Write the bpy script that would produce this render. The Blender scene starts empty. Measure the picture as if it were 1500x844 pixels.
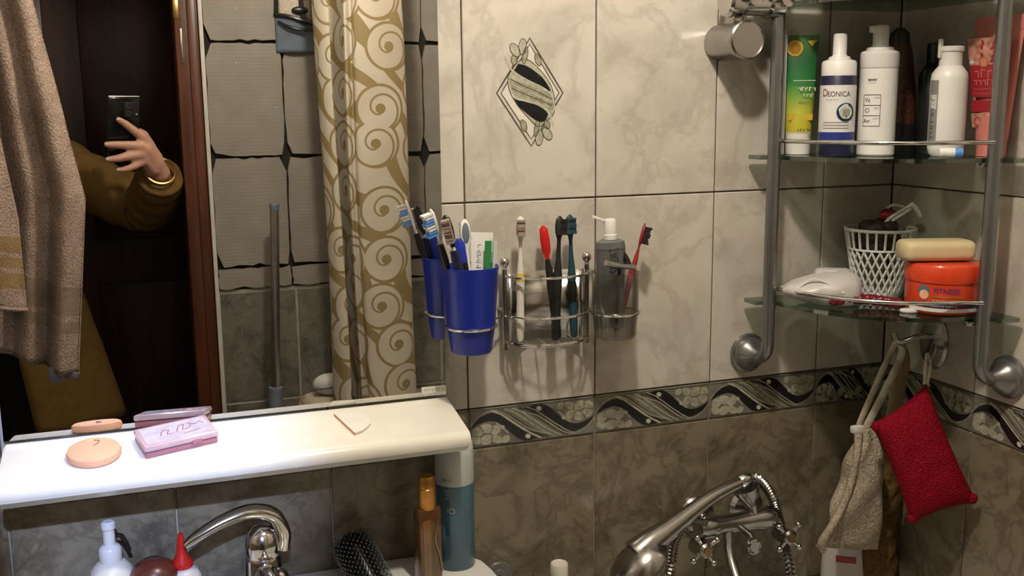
import bpy, bmesh, math, random
from mathutils import Vector, Matrix, Quaternion
PI = math.pi
random.seed(7)
sc = bpy.context.scene
COL = sc.collection

# ------------------------------------------------------------------ camera
FPX = 1511.0
RIGHT = Vector((0.9404794, -0.3396962, -0.0102454))
UP = Vector((0.0691928, 0.1618769, 0.9843822))
FWD = Vector((0.3327324, 0.9265, -0.1757464))
CAM = Vector((0.0, -1.36, 1.45))
cam_d = bpy.data.cameras.new('camera'); cam = bpy.data.objects.new('camera', cam_d); COL.objects.link(cam)
m = Matrix((RIGHT, UP, -FWD)).transposed().to_4x4(); m.translation = CAM
cam.matrix_world = m
cam_d.sensor_width = 36.0; cam_d.sensor_fit = 'HORIZONTAL'; cam_d.lens = 36.0 * FPX / 1500.0
cam_d.clip_start = 0.004; cam_d.clip_end = 50
sc.camera = cam

# ------------------------------------------------------------------ world, lights, exposure
w = bpy.data.worlds.new('world'); sc.world = w; w.use_nodes = True
w.node_tree.nodes['Background'].inputs[0].default_value = (0.9, 0.8, 0.7, 1)
w.node_tree.nodes['Background'].inputs[1].default_value = 0.004

def lamp(name, kind, loc, energy, color, size=0.05, aim=None, **kw):
    d = bpy.data.lights.new(name, kind); d.energy = energy; d.color = color
    if kind in ('POINT', 'SPOT'): d.shadow_soft_size = size
    for k, v in kw.items(): setattr(d, k, v)
    o = bpy.data.objects.new(name, d); COL.objects.link(o); o.location = loc
    if aim: o.rotation_euler = (Vector(aim) - Vector(loc)).to_track_quat('-Z', 'Y').to_euler()
    return o
lamp('ceiling_light', 'POINT', (0.40, -0.62, 2.12), 32.0, (1.0, 0.905, 0.775), 0.035)
lamp('hall_spotlight', 'SPOT', (-0.03, -1.78, 2.06), 215.0, (0.46, 0.59, 1.0), 0.02, aim=(-0.04, 0, 0.975), spot_size=math.radians(16), spot_blend=1.0)
sc.view_settings.view_transform = 'Standard'; sc.view_settings.look = 'None'
sc.view_settings.exposure = 0.0; sc.view_settings.gamma = 1.0; sc.view_settings.use_curve_mapping = False

sc.cycles.diffuse_bounces = 2

# ------------------------------------------------------------------ materials
MATS = {}
def nmat(name):
    mt = bpy.data.materials.new(name); mt.use_nodes = True
    nt = mt.node_tree; b = nt.nodes['Principled BSDF']; MATS[name] = mt
    return mt, nt, b
def N(nt, t, **kw):
    n = nt.nodes.new(t)
    for k, v in kw.items(): setattr(n, k, v)
    return n
def ramp(nt, stops, fac=None):
    r = N(nt, 'ShaderNodeValToRGB'); e = r.color_ramp.elements
    while len(e) < len(stops): e.new(0.5)
    for i, (p, c) in enumerate(stops):
        e[i].position = p; e[i].color = (*c, 1) if len(c) == 3 else c
    if fac is not None: nt.links.new(fac, r.inputs[0])
    return r
def bump(nt, b, h, strength=0.3, dist=0.002):
    bp = N(nt, 'ShaderNodeBump'); bp.inputs['Strength'].default_value = strength; bp.inputs['Distance'].default_value = dist
    nt.links.new(h, bp.inputs['Height']); nt.links.new(bp.outputs[0], b.inputs['Normal'])
def plain(name, col, rough=0.5, metal=0.0, var=0.12, scale=30, bmp=0.0, bscale=200, coat=0.0, spec=0.5, sss=0):
    mt, nt, b = nmat(name)
    tc = N(nt, 'ShaderNodeTexCoord')
    no = N(nt, 'ShaderNodeTexNoise'); no.inputs['Scale'].default_value = scale; no.inputs['Detail'].default_value = 4
    nt.links.new(tc.outputs['Object'], no.inputs['Vector'])
    lo = tuple(max(0, c * (1 - var)) for c in col); hi = tuple(min(1, c * (1 + var)) for c in col)
    r = ramp(nt, [(0.3, lo), (0.7, hi)], no.outputs['Fac']); nt.links.new(r.outputs[0], b.inputs['Base Color'])
    b.inputs['Roughness'].default_value = rough; b.inputs['Metallic'].default_value = metal
    b.inputs['Coat Weight'].default_value = coat; b.inputs['Specular IOR Level'].default_value = spec
    if sss:
        b.inputs['Subsurface Weight'].default_value = sss; b.inputs['Subsurface Radius'].default_value = (0.01, 0.004, 0.002); b.inputs['Subsurface Scale'].default_value = 0.3
    if bmp:
        n2 = N(nt, 'ShaderNodeTexNoise'); n2.inputs['Scale'].default_value = bscale; n2.inputs['Detail'].default_value = 3
        nt.links.new(tc.outputs['Object'], n2.inputs['Vector']); bump(nt, b, n2.outputs['Fac'], bmp)
    return mt
def marble(name, base, dark, vein, scale, rough=0.22, veins=0.5):
    mt, nt, b = nmat(name)
    g = N(nt, 'ShaderNodeNewGeometry'); oi = N(nt, 'ShaderNodeObjectInfo')
    cb = N(nt, 'ShaderNodeCombineXYZ')
    ml = N(nt, 'ShaderNodeMath', operation='MULTIPLY'); ml.inputs[1].default_value = 7.0
    nt.links.new(oi.outputs['Random'], ml.inputs[0])
    for i in range(3): nt.links.new(ml.outputs[0], cb.inputs[i])
    ad = N(nt, 'ShaderNodeVectorMath', operation='ADD'); nt.links.new(g.outputs['Position'], ad.inputs[0]); nt.links.new(cb.outputs[0], ad.inputs[1])
    no = N(nt, 'ShaderNodeTexNoise'); no.inputs['Scale'].default_value = scale; no.inputs['Detail'].default_value = 7; no.inputs['Roughness'].default_value = 0.62; no.inputs['Distortion'].default_value = 0.6
    nt.links.new(ad.outputs[0], no.inputs['Vector'])
    r = ramp(nt, [(0.3, dark), (0.52, base), (0.75, tuple(min(1, c * 1.1) for c in base))], no.outputs['Fac'])
    n2 = N(nt, 'ShaderNodeTexNoise'); n2.inputs['Scale'].default_value = scale * 0.8; n2.inputs['Detail'].default_value = 8; n2.inputs['Roughness'].default_value = 0.6; n2.inputs['Distortion'].default_value = 0.5
    nt.links.new(ad.outputs[0], n2.inputs['Vector'])
    s = N(nt, 'ShaderNodeMath', operation='SUBTRACT'); s.inputs[1].default_value = 0.5; nt.links.new(n2.outputs['Fac'], s.inputs[0])
    a = N(nt, 'ShaderNodeMath', operation='ABSOLUTE'); nt.links.new(s.outputs[0], a.inputs[0])
    vr = ramp(nt, [(0.0, (veins,) * 3), (0.045, (0,) * 3)], a.outputs[0])
    mx = N(nt, 'ShaderNodeMixRGB'); nt.links.new(vr.outputs[0], mx.inputs[0]); nt.links.new(r.outputs[0], mx.inputs[1]); mx.inputs[2].default_value = (*vein, 1)
    nt.links.new(mx.outputs[0], b.inputs['Base Color']); b.inputs['Roughness'].default_value = rough
    n3 = N(nt, 'ShaderNodeTexNoise'); n3.inputs['Scale'].default_value = 60; nt.links.new(ad.outputs[0], n3.inputs['Vector'])
    bump(nt, b, n3.outputs['Fac'], 0.04)
    return mt
def thin_glass(name, tint, gloss=0.12, rough=0.02, milky=0.0):
    mt = bpy.data.materials.new(name); mt.use_nodes = True; nt = mt.node_tree; MATS[name] = mt
    nt.nodes.remove(nt.nodes['Principled BSDF']); out = nt.nodes['Material Output']
    t = N(nt, 'ShaderNodeBsdfTransparent'); t.inputs[0].default_value = (*tint, 1)
    g = N(nt, 'ShaderNodeBsdfGlossy'); g.inputs['Roughness'].default_value = rough; g.inputs['Color'].default_value = (0.9, 0.95, 0.92, 1)
    lw = N(nt, 'ShaderNodeLayerWeight'); lw.inputs[0].default_value = 0.25
    mr = N(nt, 'ShaderNodeMath', operation='MULTIPLY_ADD'); mr.inputs[1].default_value = 0.5; mr.inputs[2].default_value = gloss * 0.5
    nt.links.new(lw.outputs['Fresnel'], mr.inputs[0])
    mx = N(nt, 'ShaderNodeMixShader'); nt.links.new(mr.outputs[0], mx.inputs[0]); nt.links.new(t.outputs[0], mx.inputs[1]); nt.links.new(g.outputs[0], mx.inputs[2])
    if milky:
        df = N(nt, 'ShaderNodeBsdfDiffuse'); df.inputs[0].default_value = (0.30, 0.28, 0.26, 1); tl = N(nt, 'ShaderNodeBsdfTranslucent'); tl.inputs[0].default_value = (0.34, 0.32, 0.30, 1)
        m1 = N(nt, 'ShaderNodeMixShader'); m1.inputs[0].default_value = 0.5; nt.links.new(df.outputs[0], m1.inputs[1]); nt.links.new(tl.outputs[0], m1.inputs[2])
        m2 = N(nt, 'ShaderNodeMixShader'); m2.inputs[0].default_value = milky; nt.links.new(mx.outputs[0], m2.inputs[1]); nt.links.new(m1.outputs[0], m2.inputs[2]); mx = m2
    nt.links.new(mx.outputs[0], out.inputs[0])
    return mt

M_TILE_L = marble('beige_tile_glaze', (0.585, 0.54, 0.465), (0.46, 0.42, 0.355), (0.36, 0.31, 0.255), 9, 0.2, 0.40)
M_TILE_D = marble('brown_tile_glaze', (0.225, 0.187, 0.125), (0.105, 0.085, 0.055), (0.05, 0.038, 0.025), 16, 0.25, 0.45)
M_TILE_F = marble('grey_tile_glaze', (0.16, 0.15, 0.12), (0.075, 0.072, 0.058), (0.30, 0.28, 0.24), 24, 0.3, 0.3)
M_BORDER = marble('border_tile_glaze', (0.20, 0.19, 0.155), (0.14, 0.13, 0.105), (0.09, 0.08, 0.06), 25, 0.22, 0.4)
M_PBLACK = plain('glaze_black', (0.012, 0.012, 0.014), 0.15, var=0.3)
M_PCREAM = plain('glaze_cream', (0.50, 0.48, 0.39), 0.25, var=0.2, scale=150)
M_PGREEN = plain('glaze_olive', (0.30, 0.29, 0.20), 0.25, var=0.3, scale=150)
M_PPALE = plain('glaze_pale_olive', (0.42, 0.40, 0.30), 0.25, var=0.2, scale=150)
M_PLINE = plain('glaze_outline', (0.09, 0.08, 0.06), 0.25, var=0.3)
M_PINNER = plain('glaze_ivory', (0.66, 0.62, 0.54), 0.22, var=0.06)
M_MIRROR, nt, b = nmat('mirror_silver'); b.inputs['Metallic'].default_value = 1; b.inputs['Roughness'].default_value = 0.0; b.inputs['Base Color'].default_value = (0.80, 0.80, 0.78, 1)
M_CHROME = plain('chrome', (0.62, 0.61, 0.59), 0.13, 1.0, var=0.06)
M_CHROME2 = plain('dull_chrome', (0.42, 0.41, 0.40), 0.22, 1.0, var=0.1)
M_STEEL = plain('satin_steel', (0.52, 0.50, 0.47), 0.18, 1.0, var=0.05)
M_GREYMET = plain('grey_enamel_tube', (0.25, 0.25, 0.25), 0.27, 0.8, var=0.08)
M_SHELFW = plain('ivory_plastic', (0.80, 0.77, 0.68), 0.25, var=0.03, coat=0.2)
M_WHITE = plain('white_plastic', (0.74, 0.72, 0.68), 0.35, var=0.04)
M_CREAMP = plain('cream_plastic', (0.70, 0.66, 0.57), 0.4, var=0.05)
M_CERAM = plain('white_ceramic', (0.70, 0.69, 0.66), 0.12, var=0.03, coat=0.4)
M_BLACK = plain('black_plastic', (0.012, 0.012, 0.013), 0.35, var=0.3)
M_RED = plain('red_plastic', (0.55, 0.015, 0.012), 0.3, var=0.1)
M_DRED = plain('crimson_plastic', (0.28, 0.012, 0.02), 0.35, var=0.15)
M_BEAD = plain('dark_crimson_bead', (0.17, 0.008, 0.022), 0.35, var=0.25)
M_BLUEB = plain('blue_plastic', (0.012, 0.03, 0.34), 0.3, var=0.1)
M_BLUEL = plain('light_blue', (0.10, 0.28, 0.72), 0.4, var=0.1)
M_NAVY = plain('navy_print', (0.015, 0.016, 0.05), 0.4, var=0.1)
M_COBALT = plain('cobalt_print', (0.02, 0.035, 0.22), 0.4, var=0.1)
M_TEALB = plain('teal_plastic', (0.065, 0.145, 0.20), 0.28, var=0.06, coat=0.3)
M_TEALD = plain('dark_teal_rubber', (0.012, 0.055, 0.075), 0.4, var=0.1)
M_PALEB = plain('pale_frosted_plastic', (0.50, 0.54, 0.50), 0.3, var=0.04)
M_GREENP = plain('green_print', (0.02, 0.22, 0.05), 0.4, var=0.1)
M_YELLOW = plain('yellow_plastic', (0.62, 0.42, 0.04), 0.4, var=0.1)
M_BRISTLE = plain('cream_bristle', (0.62, 0.58, 0.42), 0.7, var=0.2, scale=300)
M_BROWNB = plain('taupe_bristle', (0.30, 0.22, 0.18), 0.7, var=0.3, scale=300)
M_GREYP = plain('grey_rubber', (0.13, 0.16, 0.20), 0.5, var=0.1)
M_ORANGE = plain('orange_red_plastic', (0.68, 0.055, 0.012), 0.3, var=0.05, coat=0.3)
M_SOAP = plain('ivory_soap', (0.66, 0.54, 0.31), 0.5, var=0.06, scale=20, bmp=0.15, bscale=60)
M_PEACH = plain('peach_sponge', (0.80, 0.42, 0.25), 0.9, var=0.06, bmp=0.3, bscale=400)
M_PINKC = plain('pink_gloss_plastic', (0.60, 0.42, 0.44), 0.18, var=0.08, coat=0.5)
M_PINKD = plain('pink_dark_edge', (0.42, 0.16, 0.19), 0.3, var=0.1)
M_LILAC = plain('lilac_print', (0.56, 0.50, 0.57), 0.2, var=0.15, scale=60, coat=0.5)
M_GOLD = plain('gold_cap', (0.55, 0.27, 0.06), 0.3, 0.7, var=0.08)
M_AMBER = plain('amber_liquid_glass', (0.10, 0.045, 0.015), 0.1, var=0.3, coat=0.8)
M_AMBERL = plain('amber_highlight_glass', (0.20, 0.10, 0.03), 0.1, var=0.2, coat=0.8)
M_BROWNP = plain('dark_red_brown_plastic', (0.08, 0.018, 0.012), 0.3, var=0.2)
M_FROST = plain('translucent_white_plastic', (0.55, 0.52, 0.50), 0.35, var=0.05, sss=0.3)
M_GLASS = thin_glass('shelf_glass', (0.50, 0.57, 0.52), 0.30)
M_SMOKE = thin_glass('smoke_grey_cup', (0.86, 0.84, 0.82), 0.12, 0.15, 0.10)
M_RUST = plain('red_print', (0.33, 0.02, 0.03), 0.4, var=0.1)
M_PINKT = plain('salmon_tube', (0.62, 0.20, 0.17), 0.4, var=0.08)
M_PINKP = plain('pink_pattern', (0.52, 0.24, 0.17), 0.4, var=0.5, scale=120)
M_PASTE = plain('grey_print_tube', (0.16, 0.16, 0.155), 0.35, 0.3, var=0.15)
M_SKIN = plain('skin', (0.52, 0.28, 0.20), 0.5, var=0.08, scale=60, sss=0.2)
M_HAIR = plain('dark_hair', (0.03, 0.018, 0.012), 0.6, var=0.3, scale=200)
M_COAT = plain('mustard_coat_cloth', (0.125, 0.066, 0.009), 0.85, var=0.15, scale=40, bmp=0.3, bscale=500)
M_DARKC = plain('black_cloth', (0.012, 0.011, 0.012), 0.9, var=0.2)
M_BRASS = plain('brass', (0.45, 0.32, 0.12), 0.3, 1.0, var=0.15)
M_PHONE = plain('phone_black_glass', (0.006, 0.006, 0.007), 0.12, var=0.2)
M_LABELW = plain('label_white', (0.70, 0.68, 0.65), 0.45, var=0.02)
M_INK = plain('ink_black', (0.02, 0.02, 0.022), 0.5, var=0.1)
M_INKG = plain('ink_grey', (0.22, 0.21, 0.20), 0.5, var=0.1)
M_LEATHER = plain('hall_paint', (0.10, 0.07, 0.05), 0.7)

def mat_wood(name, c0, c1, axis='Z'):
    mt, nt, b = nmat(name); g = N(nt, 'ShaderNodeTexCoord')
    mp = N(nt, 'ShaderNodeMapping'); mp.inputs['Scale'].default_value = (14, 14, 1.0); nt.links.new(g.outputs['Object'], mp.inputs[0])
    no = N(nt, 'ShaderNodeTexNoise'); no.inputs['Scale'].default_value = 3; no.inputs['Detail'].default_value = 6; no.inputs['Distortion'].default_value = 0.4
    nt.links.new(mp.outputs[0], no.inputs['Vector'])
    r = ramp(nt, [(0.3, c0), (0.7, c1)], no.outputs['Fac']); nt.links.new(r.outputs[0], b.inputs['Base Color']); b.inputs['Roughness'].default_value = 0.35
    bump(nt, b, no.outputs['Fac'], 0.1)
    return mt
M_WOOD = mat_wood('dark_mahogany', (0.028, 0.008, 0.005), (0.075, 0.022, 0.012))
M_CASING = mat_wood('red_brown_casing', (0.05, 0.014, 0.006), (0.13, 0.038, 0.014))

def mat_terry(name, c, sc_=1.0, band=None):
    mt, nt, b = nmat(name); tc = N(nt, 'ShaderNodeTexCoord')
    no = N(nt, 'ShaderNodeTexNoise'); no.inputs['Scale'].default_value = 260 * sc_; no.inputs['Detail'].default_value = 3; nt.links.new(tc.outputs['Object'], no.inputs['Vector'])
    n2 = N(nt, 'ShaderNodeTexNoise'); n2.inputs['Scale'].default_value = 25; n2.inputs['Detail'].default_value = 4; nt.links.new(tc.outputs['Object'], n2.inputs['Vector'])
    r = ramp(nt, [(0.3, tuple(x * 0.62 for x in c)), (0.7, tuple(min(1, x * 1.2) for x in c))], no.outputs['Fac'])
    r2 = ramp(nt, [(0.3, (0.8,) * 3), (0.7, (1.1,) * 3)], n2.outputs['Fac'])
    mx = N(nt, 'ShaderNodeMixRGB', blend_type='MULTIPLY'); mx.inputs[0].default_value = 1; nt.links.new(r.outputs[0], mx.inputs[1]); nt.links.new(r2.outputs[0], mx.inputs[2])
    nt.links.new(mx.outputs[0], b.inputs['Base Color']); b.inputs['Roughness'].default_value = 1.0; b.inputs['Specular IOR Level'].default_value = 0.1
    bump(nt, b, no.outputs['Fac'], 0.9, 0.004)
    return mt
M_TOWEL = mat_terry('mauve_terry', (0.42, 0.31, 0.25))
M_TOWELB = mat_terry('gold_woven_band', (0.40, 0.27, 0.13), 2)
M_TOWELG = mat_terry('taupe_woven_band', (0.36, 0.27, 0.20), 2)
M_TAG = plain('blue_grey_tag', (0.16, 0.17, 0.24), 0.8)
M_MITT = mat_terry('natural_terry', (0.50, 0.42, 0.31))
M_STRAP = plain('cotton_strap', (0.50, 0.43, 0.33), 0.9, var=0.15, scale=150, bmp=0.3)
M_STRAPT = plain('tan_strap', (0.36, 0.26, 0.15), 0.9, var=0.15, scale=150)
M_LOOF = mat_terry('brown_knit_sisal', (0.16, 0.095, 0.035), 0.5)

def mat_sponge():
    mt, nt, b = nmat('red_glitter_mesh'); tc = N(nt, 'ShaderNodeTexCoord')
    v = N(nt, 'ShaderNodeTexVoronoi'); v.inputs['Scale'].default_value = 420; nt.links.new(tc.outputs['Object'], v.inputs['Vector'])
    v2 = N(nt, 'ShaderNodeTexVoronoi'); v2.inputs['Scale'].default_value = 150; nt.links.new(tc.outputs['Object'], v2.inputs['Vector'])
    r = ramp(nt, [(0.0, (0.42, 0.003, 0.022)), (0.6, (0.20, 0.001, 0.010))], v.outputs['Distance'])
    r2 = ramp(nt, [(0.05, (1,) * 3), (0.12, (0,) * 3)], v2.outputs['Distance'])
    mx = N(nt, 'ShaderNodeMixRGB'); nt.links.new(r2.outputs[0], mx.inputs[0]); nt.links.new(r.outputs[0], mx.inputs[1]); mx.inputs[2].default_value = (0.42, 0.10, 0.07, 1)
    nt.links.new(mx.outputs[0], b.inputs['Base Color']); b.inputs['Roughness'].default_value = 0.7; b.inputs['Specular IOR Level'].default_value = 0.15; bump(nt, b, v.outputs['Distance'], 0.6, 0.003)
    return mt
M_SPONGE = mat_sponge()

def mat_blocks():
    mt, nt, b = nmat('grey_block'); g = N(nt, 'ShaderNodeNewGeometry')
    wv = N(nt, 'ShaderNodeTexWave', bands_direction='Z'); wv.inputs['Scale'].default_value = 34; wv.inputs['Distortion'].default_value = 1.5; wv.inputs['Detail'].default_value = 2
    nt.links.new(g.outputs['Position'], wv.inputs['Vector'])
    no = N(nt, 'ShaderNodeTexNoise'); no.inputs['Scale'].default_value = 12; no.inputs['Detail'].default_value = 6; nt.links.new(g.outputs['Position'], no.inputs['Vector'])
    r = ramp(nt, [(0.3, (0.225, 0.20, 0.165)), (0.7, (0.29, 0.26, 0.22))], no.outputs['Fac'])
    sp = N(nt, 'ShaderNodeTexVoronoi'); sp.inputs['Scale'].default_value = 22; nt.links.new(g.outputs['Position'], sp.inputs['Vector'])
    sr = ramp(nt, [(0.03, (1,) * 3), (0.05, (0,) * 3)], sp.outputs['Distance'])
    mx = N(nt, 'ShaderNodeMixRGB'); nt.links.new(sr.outputs[0], mx.inputs[0]); nt.links.new(r.outputs[0], mx.inputs[1]); mx.inputs[2].default_value = (0.5, 0.48, 0.42, 1)
    nt.links.new(mx.outputs[0], b.inputs['Base Color']); b.inputs['Roughness'].default_value = 0.9; bump(nt, b, wv.outputs['Fac'], 0.12, 0.0015)
    return mt
M_BLOCK = mat_blocks()
M_JOINT = plain('dark_joint', (0.018, 0.015, 0.012), 0.95)
M_GROUTP = plain('pale_grout', (0.34, 0.30, 0.24), 0.9)
M_PLASTERW = plain('white_trim_paint', (0.55, 0.52, 0.46), 0.6, var=0.1)

def mat_grout():
    mt, nt, b = nmat('wall_grout'); g = N(nt, 'ShaderNodeNewGeometry'); s = N(nt, 'ShaderNodeSeparateXYZ'); nt.links.new(g.outputs['Position'], s.inputs[0])
    no = N(nt, 'ShaderNodeTexNoise'); no.inputs['Scale'].default_value = 20; nt.links.new(g.outputs['Position'], no.inputs['Vector'])
    r = ramp(nt, [(0.3, (0.05, 0.038, 0.028)), (0.75, (0.13, 0.10, 0.075))], no.outputs['Fac'])
    c = N(nt, 'ShaderNodeMath', operation='LESS_THAN'); c.inputs[1].default_value = 1.015; nt.links.new(s.outputs[2], c.inputs[0])
    mx = N(nt, 'ShaderNodeMixRGB'); nt.links.new(c.outputs[0], mx.inputs[0]); nt.links.new(r.outputs[0], mx.inputs[1]); mx.inputs[2].default_value = (0.42, 0.35, 0.27, 1)
    nt.links.new(mx.outputs[0], b.inputs['Base Color']); b.inputs['Roughness'].default_value = 0.9
    return mt
M_GROUT = mat_grout()

def mat_curtain():
    mt, nt, b = nmat('swirl_curtain_cloth'); uv = N(nt, 'ShaderNodeUVMap')
    def math_(op, a=None, bb=None, c=None):
        n = N(nt, 'ShaderNodeMath', operation=op)
        for i, x in enumerate((a, bb, c)):
            if x is None: continue
            if isinstance(x, (int, float)): n.inputs[i].default_value = x
            else: nt.links.new(x, n.inputs[i])
        return n.outputs[0]
    def layer(scale, off, k, line):
        mp = N(nt, 'ShaderNodeMapping'); mp.inputs['Scale'].default_value = (scale, scale, 0); mp.inputs['Location'].default_value = (off, off * 0.7, 0); nt.links.new(uv.outputs[0], mp.inputs[0])
        v = N(nt, 'ShaderNodeTexVoronoi', voronoi_dimensions='2D'); v.inputs['Scale'].default_value = 1; v.inputs['Randomness'].default_value = 0.45; nt.links.new(mp.outputs[0], v.inputs['Vector'])
        d = N(nt, 'ShaderNodeVectorMath', operation='SUBTRACT'); nt.links.new(mp.outputs[0], d.inputs[0]); nt.links.new(v.outputs['Position'], d.inputs[1])
        s = N(nt, 'ShaderNodeSeparateXYZ'); nt.links.new(d.outputs[0], s.inputs[0])
        r = v.outputs['Distance']; ang = math_('ARCTAN2', s.outputs[1], s.outputs[0])
        t = math_('DIVIDE', ang, 2 * PI)
        ph = math_('FRACT', math_('ADD', math_('MULTIPLY', r, k), t))
        arm = math_('LESS_THAN', ph, math_('MULTIPLY_ADD', r, 0.1, line))
        inside = math_('LESS_THAN', r, 0.47)
        core = math_('LESS_THAN', r, 0.10)
        ring = math_('COMPARE', r, 0.46, 0.028)
        return math_('MAXIMUM', math_('MAXIMUM', math_('MULTIPLY', arm, inside), ring), core), inside
    a, ins = layer(8.2, 0.3, 3.0, 0.10)
    # leaf-like swashes between the circles
    mp = N(nt, 'ShaderNodeMapping'); mp.inputs['Scale'].default_value = (1, 1, 0); nt.links.new(uv.outputs[0], mp.inputs[0])
    wv = N(nt, 'ShaderNodeTexWave', bands_direction='DIAGONAL'); wv.inputs['Scale'].default_value = 5.5; wv.inputs['Distortion'].default_value = 7; wv.inputs['Detail'].default_value = 0; wv.inputs['Detail Scale'].default_value = 0.8; nt.links.new(mp.outputs[0], wv.inputs['Vector'])
    sw = math_('MULTIPLY', math_('GREATER_THAN', wv.outputs['Fac'], 0.66), math_('SUBTRACT', 1.0, ins))
    f = math_('MAXIMUM', a, sw)
    no = N(nt, 'ShaderNodeTexNoise'); no.inputs['Scale'].default_value = 9; nt.links.new(uv.outputs[0], no.inputs['Vector'])
    base = ramp(nt, [(0.3, (0.50, 0.43, 0.33)), (0.7, (0.58, 0.52, 0.42))], no.outputs['Fac'])
    mx = N(nt, 'ShaderNodeMixRGB'); nt.links.new(f, mx.inputs[0]); nt.links.new(base.outputs[0], mx.inputs[1]); mx.inputs[2].default_value = (0.27, 0.195, 0.085, 1)
    nt.links.new(mx.outputs[0], b.inputs['Base Color']); b.inputs['Roughness'].default_value = 0.55
    return mt
M_CURTAIN = mat_curtain()

def mat_tube_green():
    mt, nt, b = nmat('green_yellow_print'); tc = N(nt, 'ShaderNodeTexCoord'); s = N(nt, 'ShaderNodeSeparateXYZ'); nt.links.new(tc.outputs['Object'], s.inputs[0])
    mu = N(nt, 'ShaderNodeMath', operation='MULTIPLY'); mu.inputs[1].default_value = 1 / 0.172; nt.links.new(s.outputs[2], mu.inputs[0])
    r = ramp(nt, [(0.0, (0.6, 0.58, 0.5)), (0.17, (0.6, 0.58, 0.5)), (0.2, (0.50, 0.44, 0.03)), (0.36, (0.50, 0.46, 0.06)), (0.50, (0.16, 0.34, 0.05)), (0.62, (0.02, 0.17, 0.04)), (0.80, (0.012, 0.10, 0.03)), (1.0, (0.05, 0.16, 0.03))], mu.outputs[0])
    nt.links.new(r.outputs[0], b.inputs['Base Color']); b.inputs['Roughness'].default_value = 0.35
    return mt
M_GTUBE = mat_tube_green()
def mat_brownspray():
    mt, nt, b = nmat('brown_mottled'); tc = N(nt, 'ShaderNodeTexCoord')
    v = N(nt, 'ShaderNodeTexVoronoi'); v.inputs['Scale'].default_value = 330; nt.links.new(tc.outputs['Object'], v.inputs['Vector'])
    r = ramp(nt, [(0.1, (0.20, 0.085, 0.05)), (0.55, (0.06, 0.018, 0.012))], v.outputs['Distance']); nt.links.new(r.outputs[0], b.inputs['Base Color']); b.inputs['Roughness'].default_value = 0.4
    return mt
M_MOTTLE = mat_brownspray()

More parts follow.
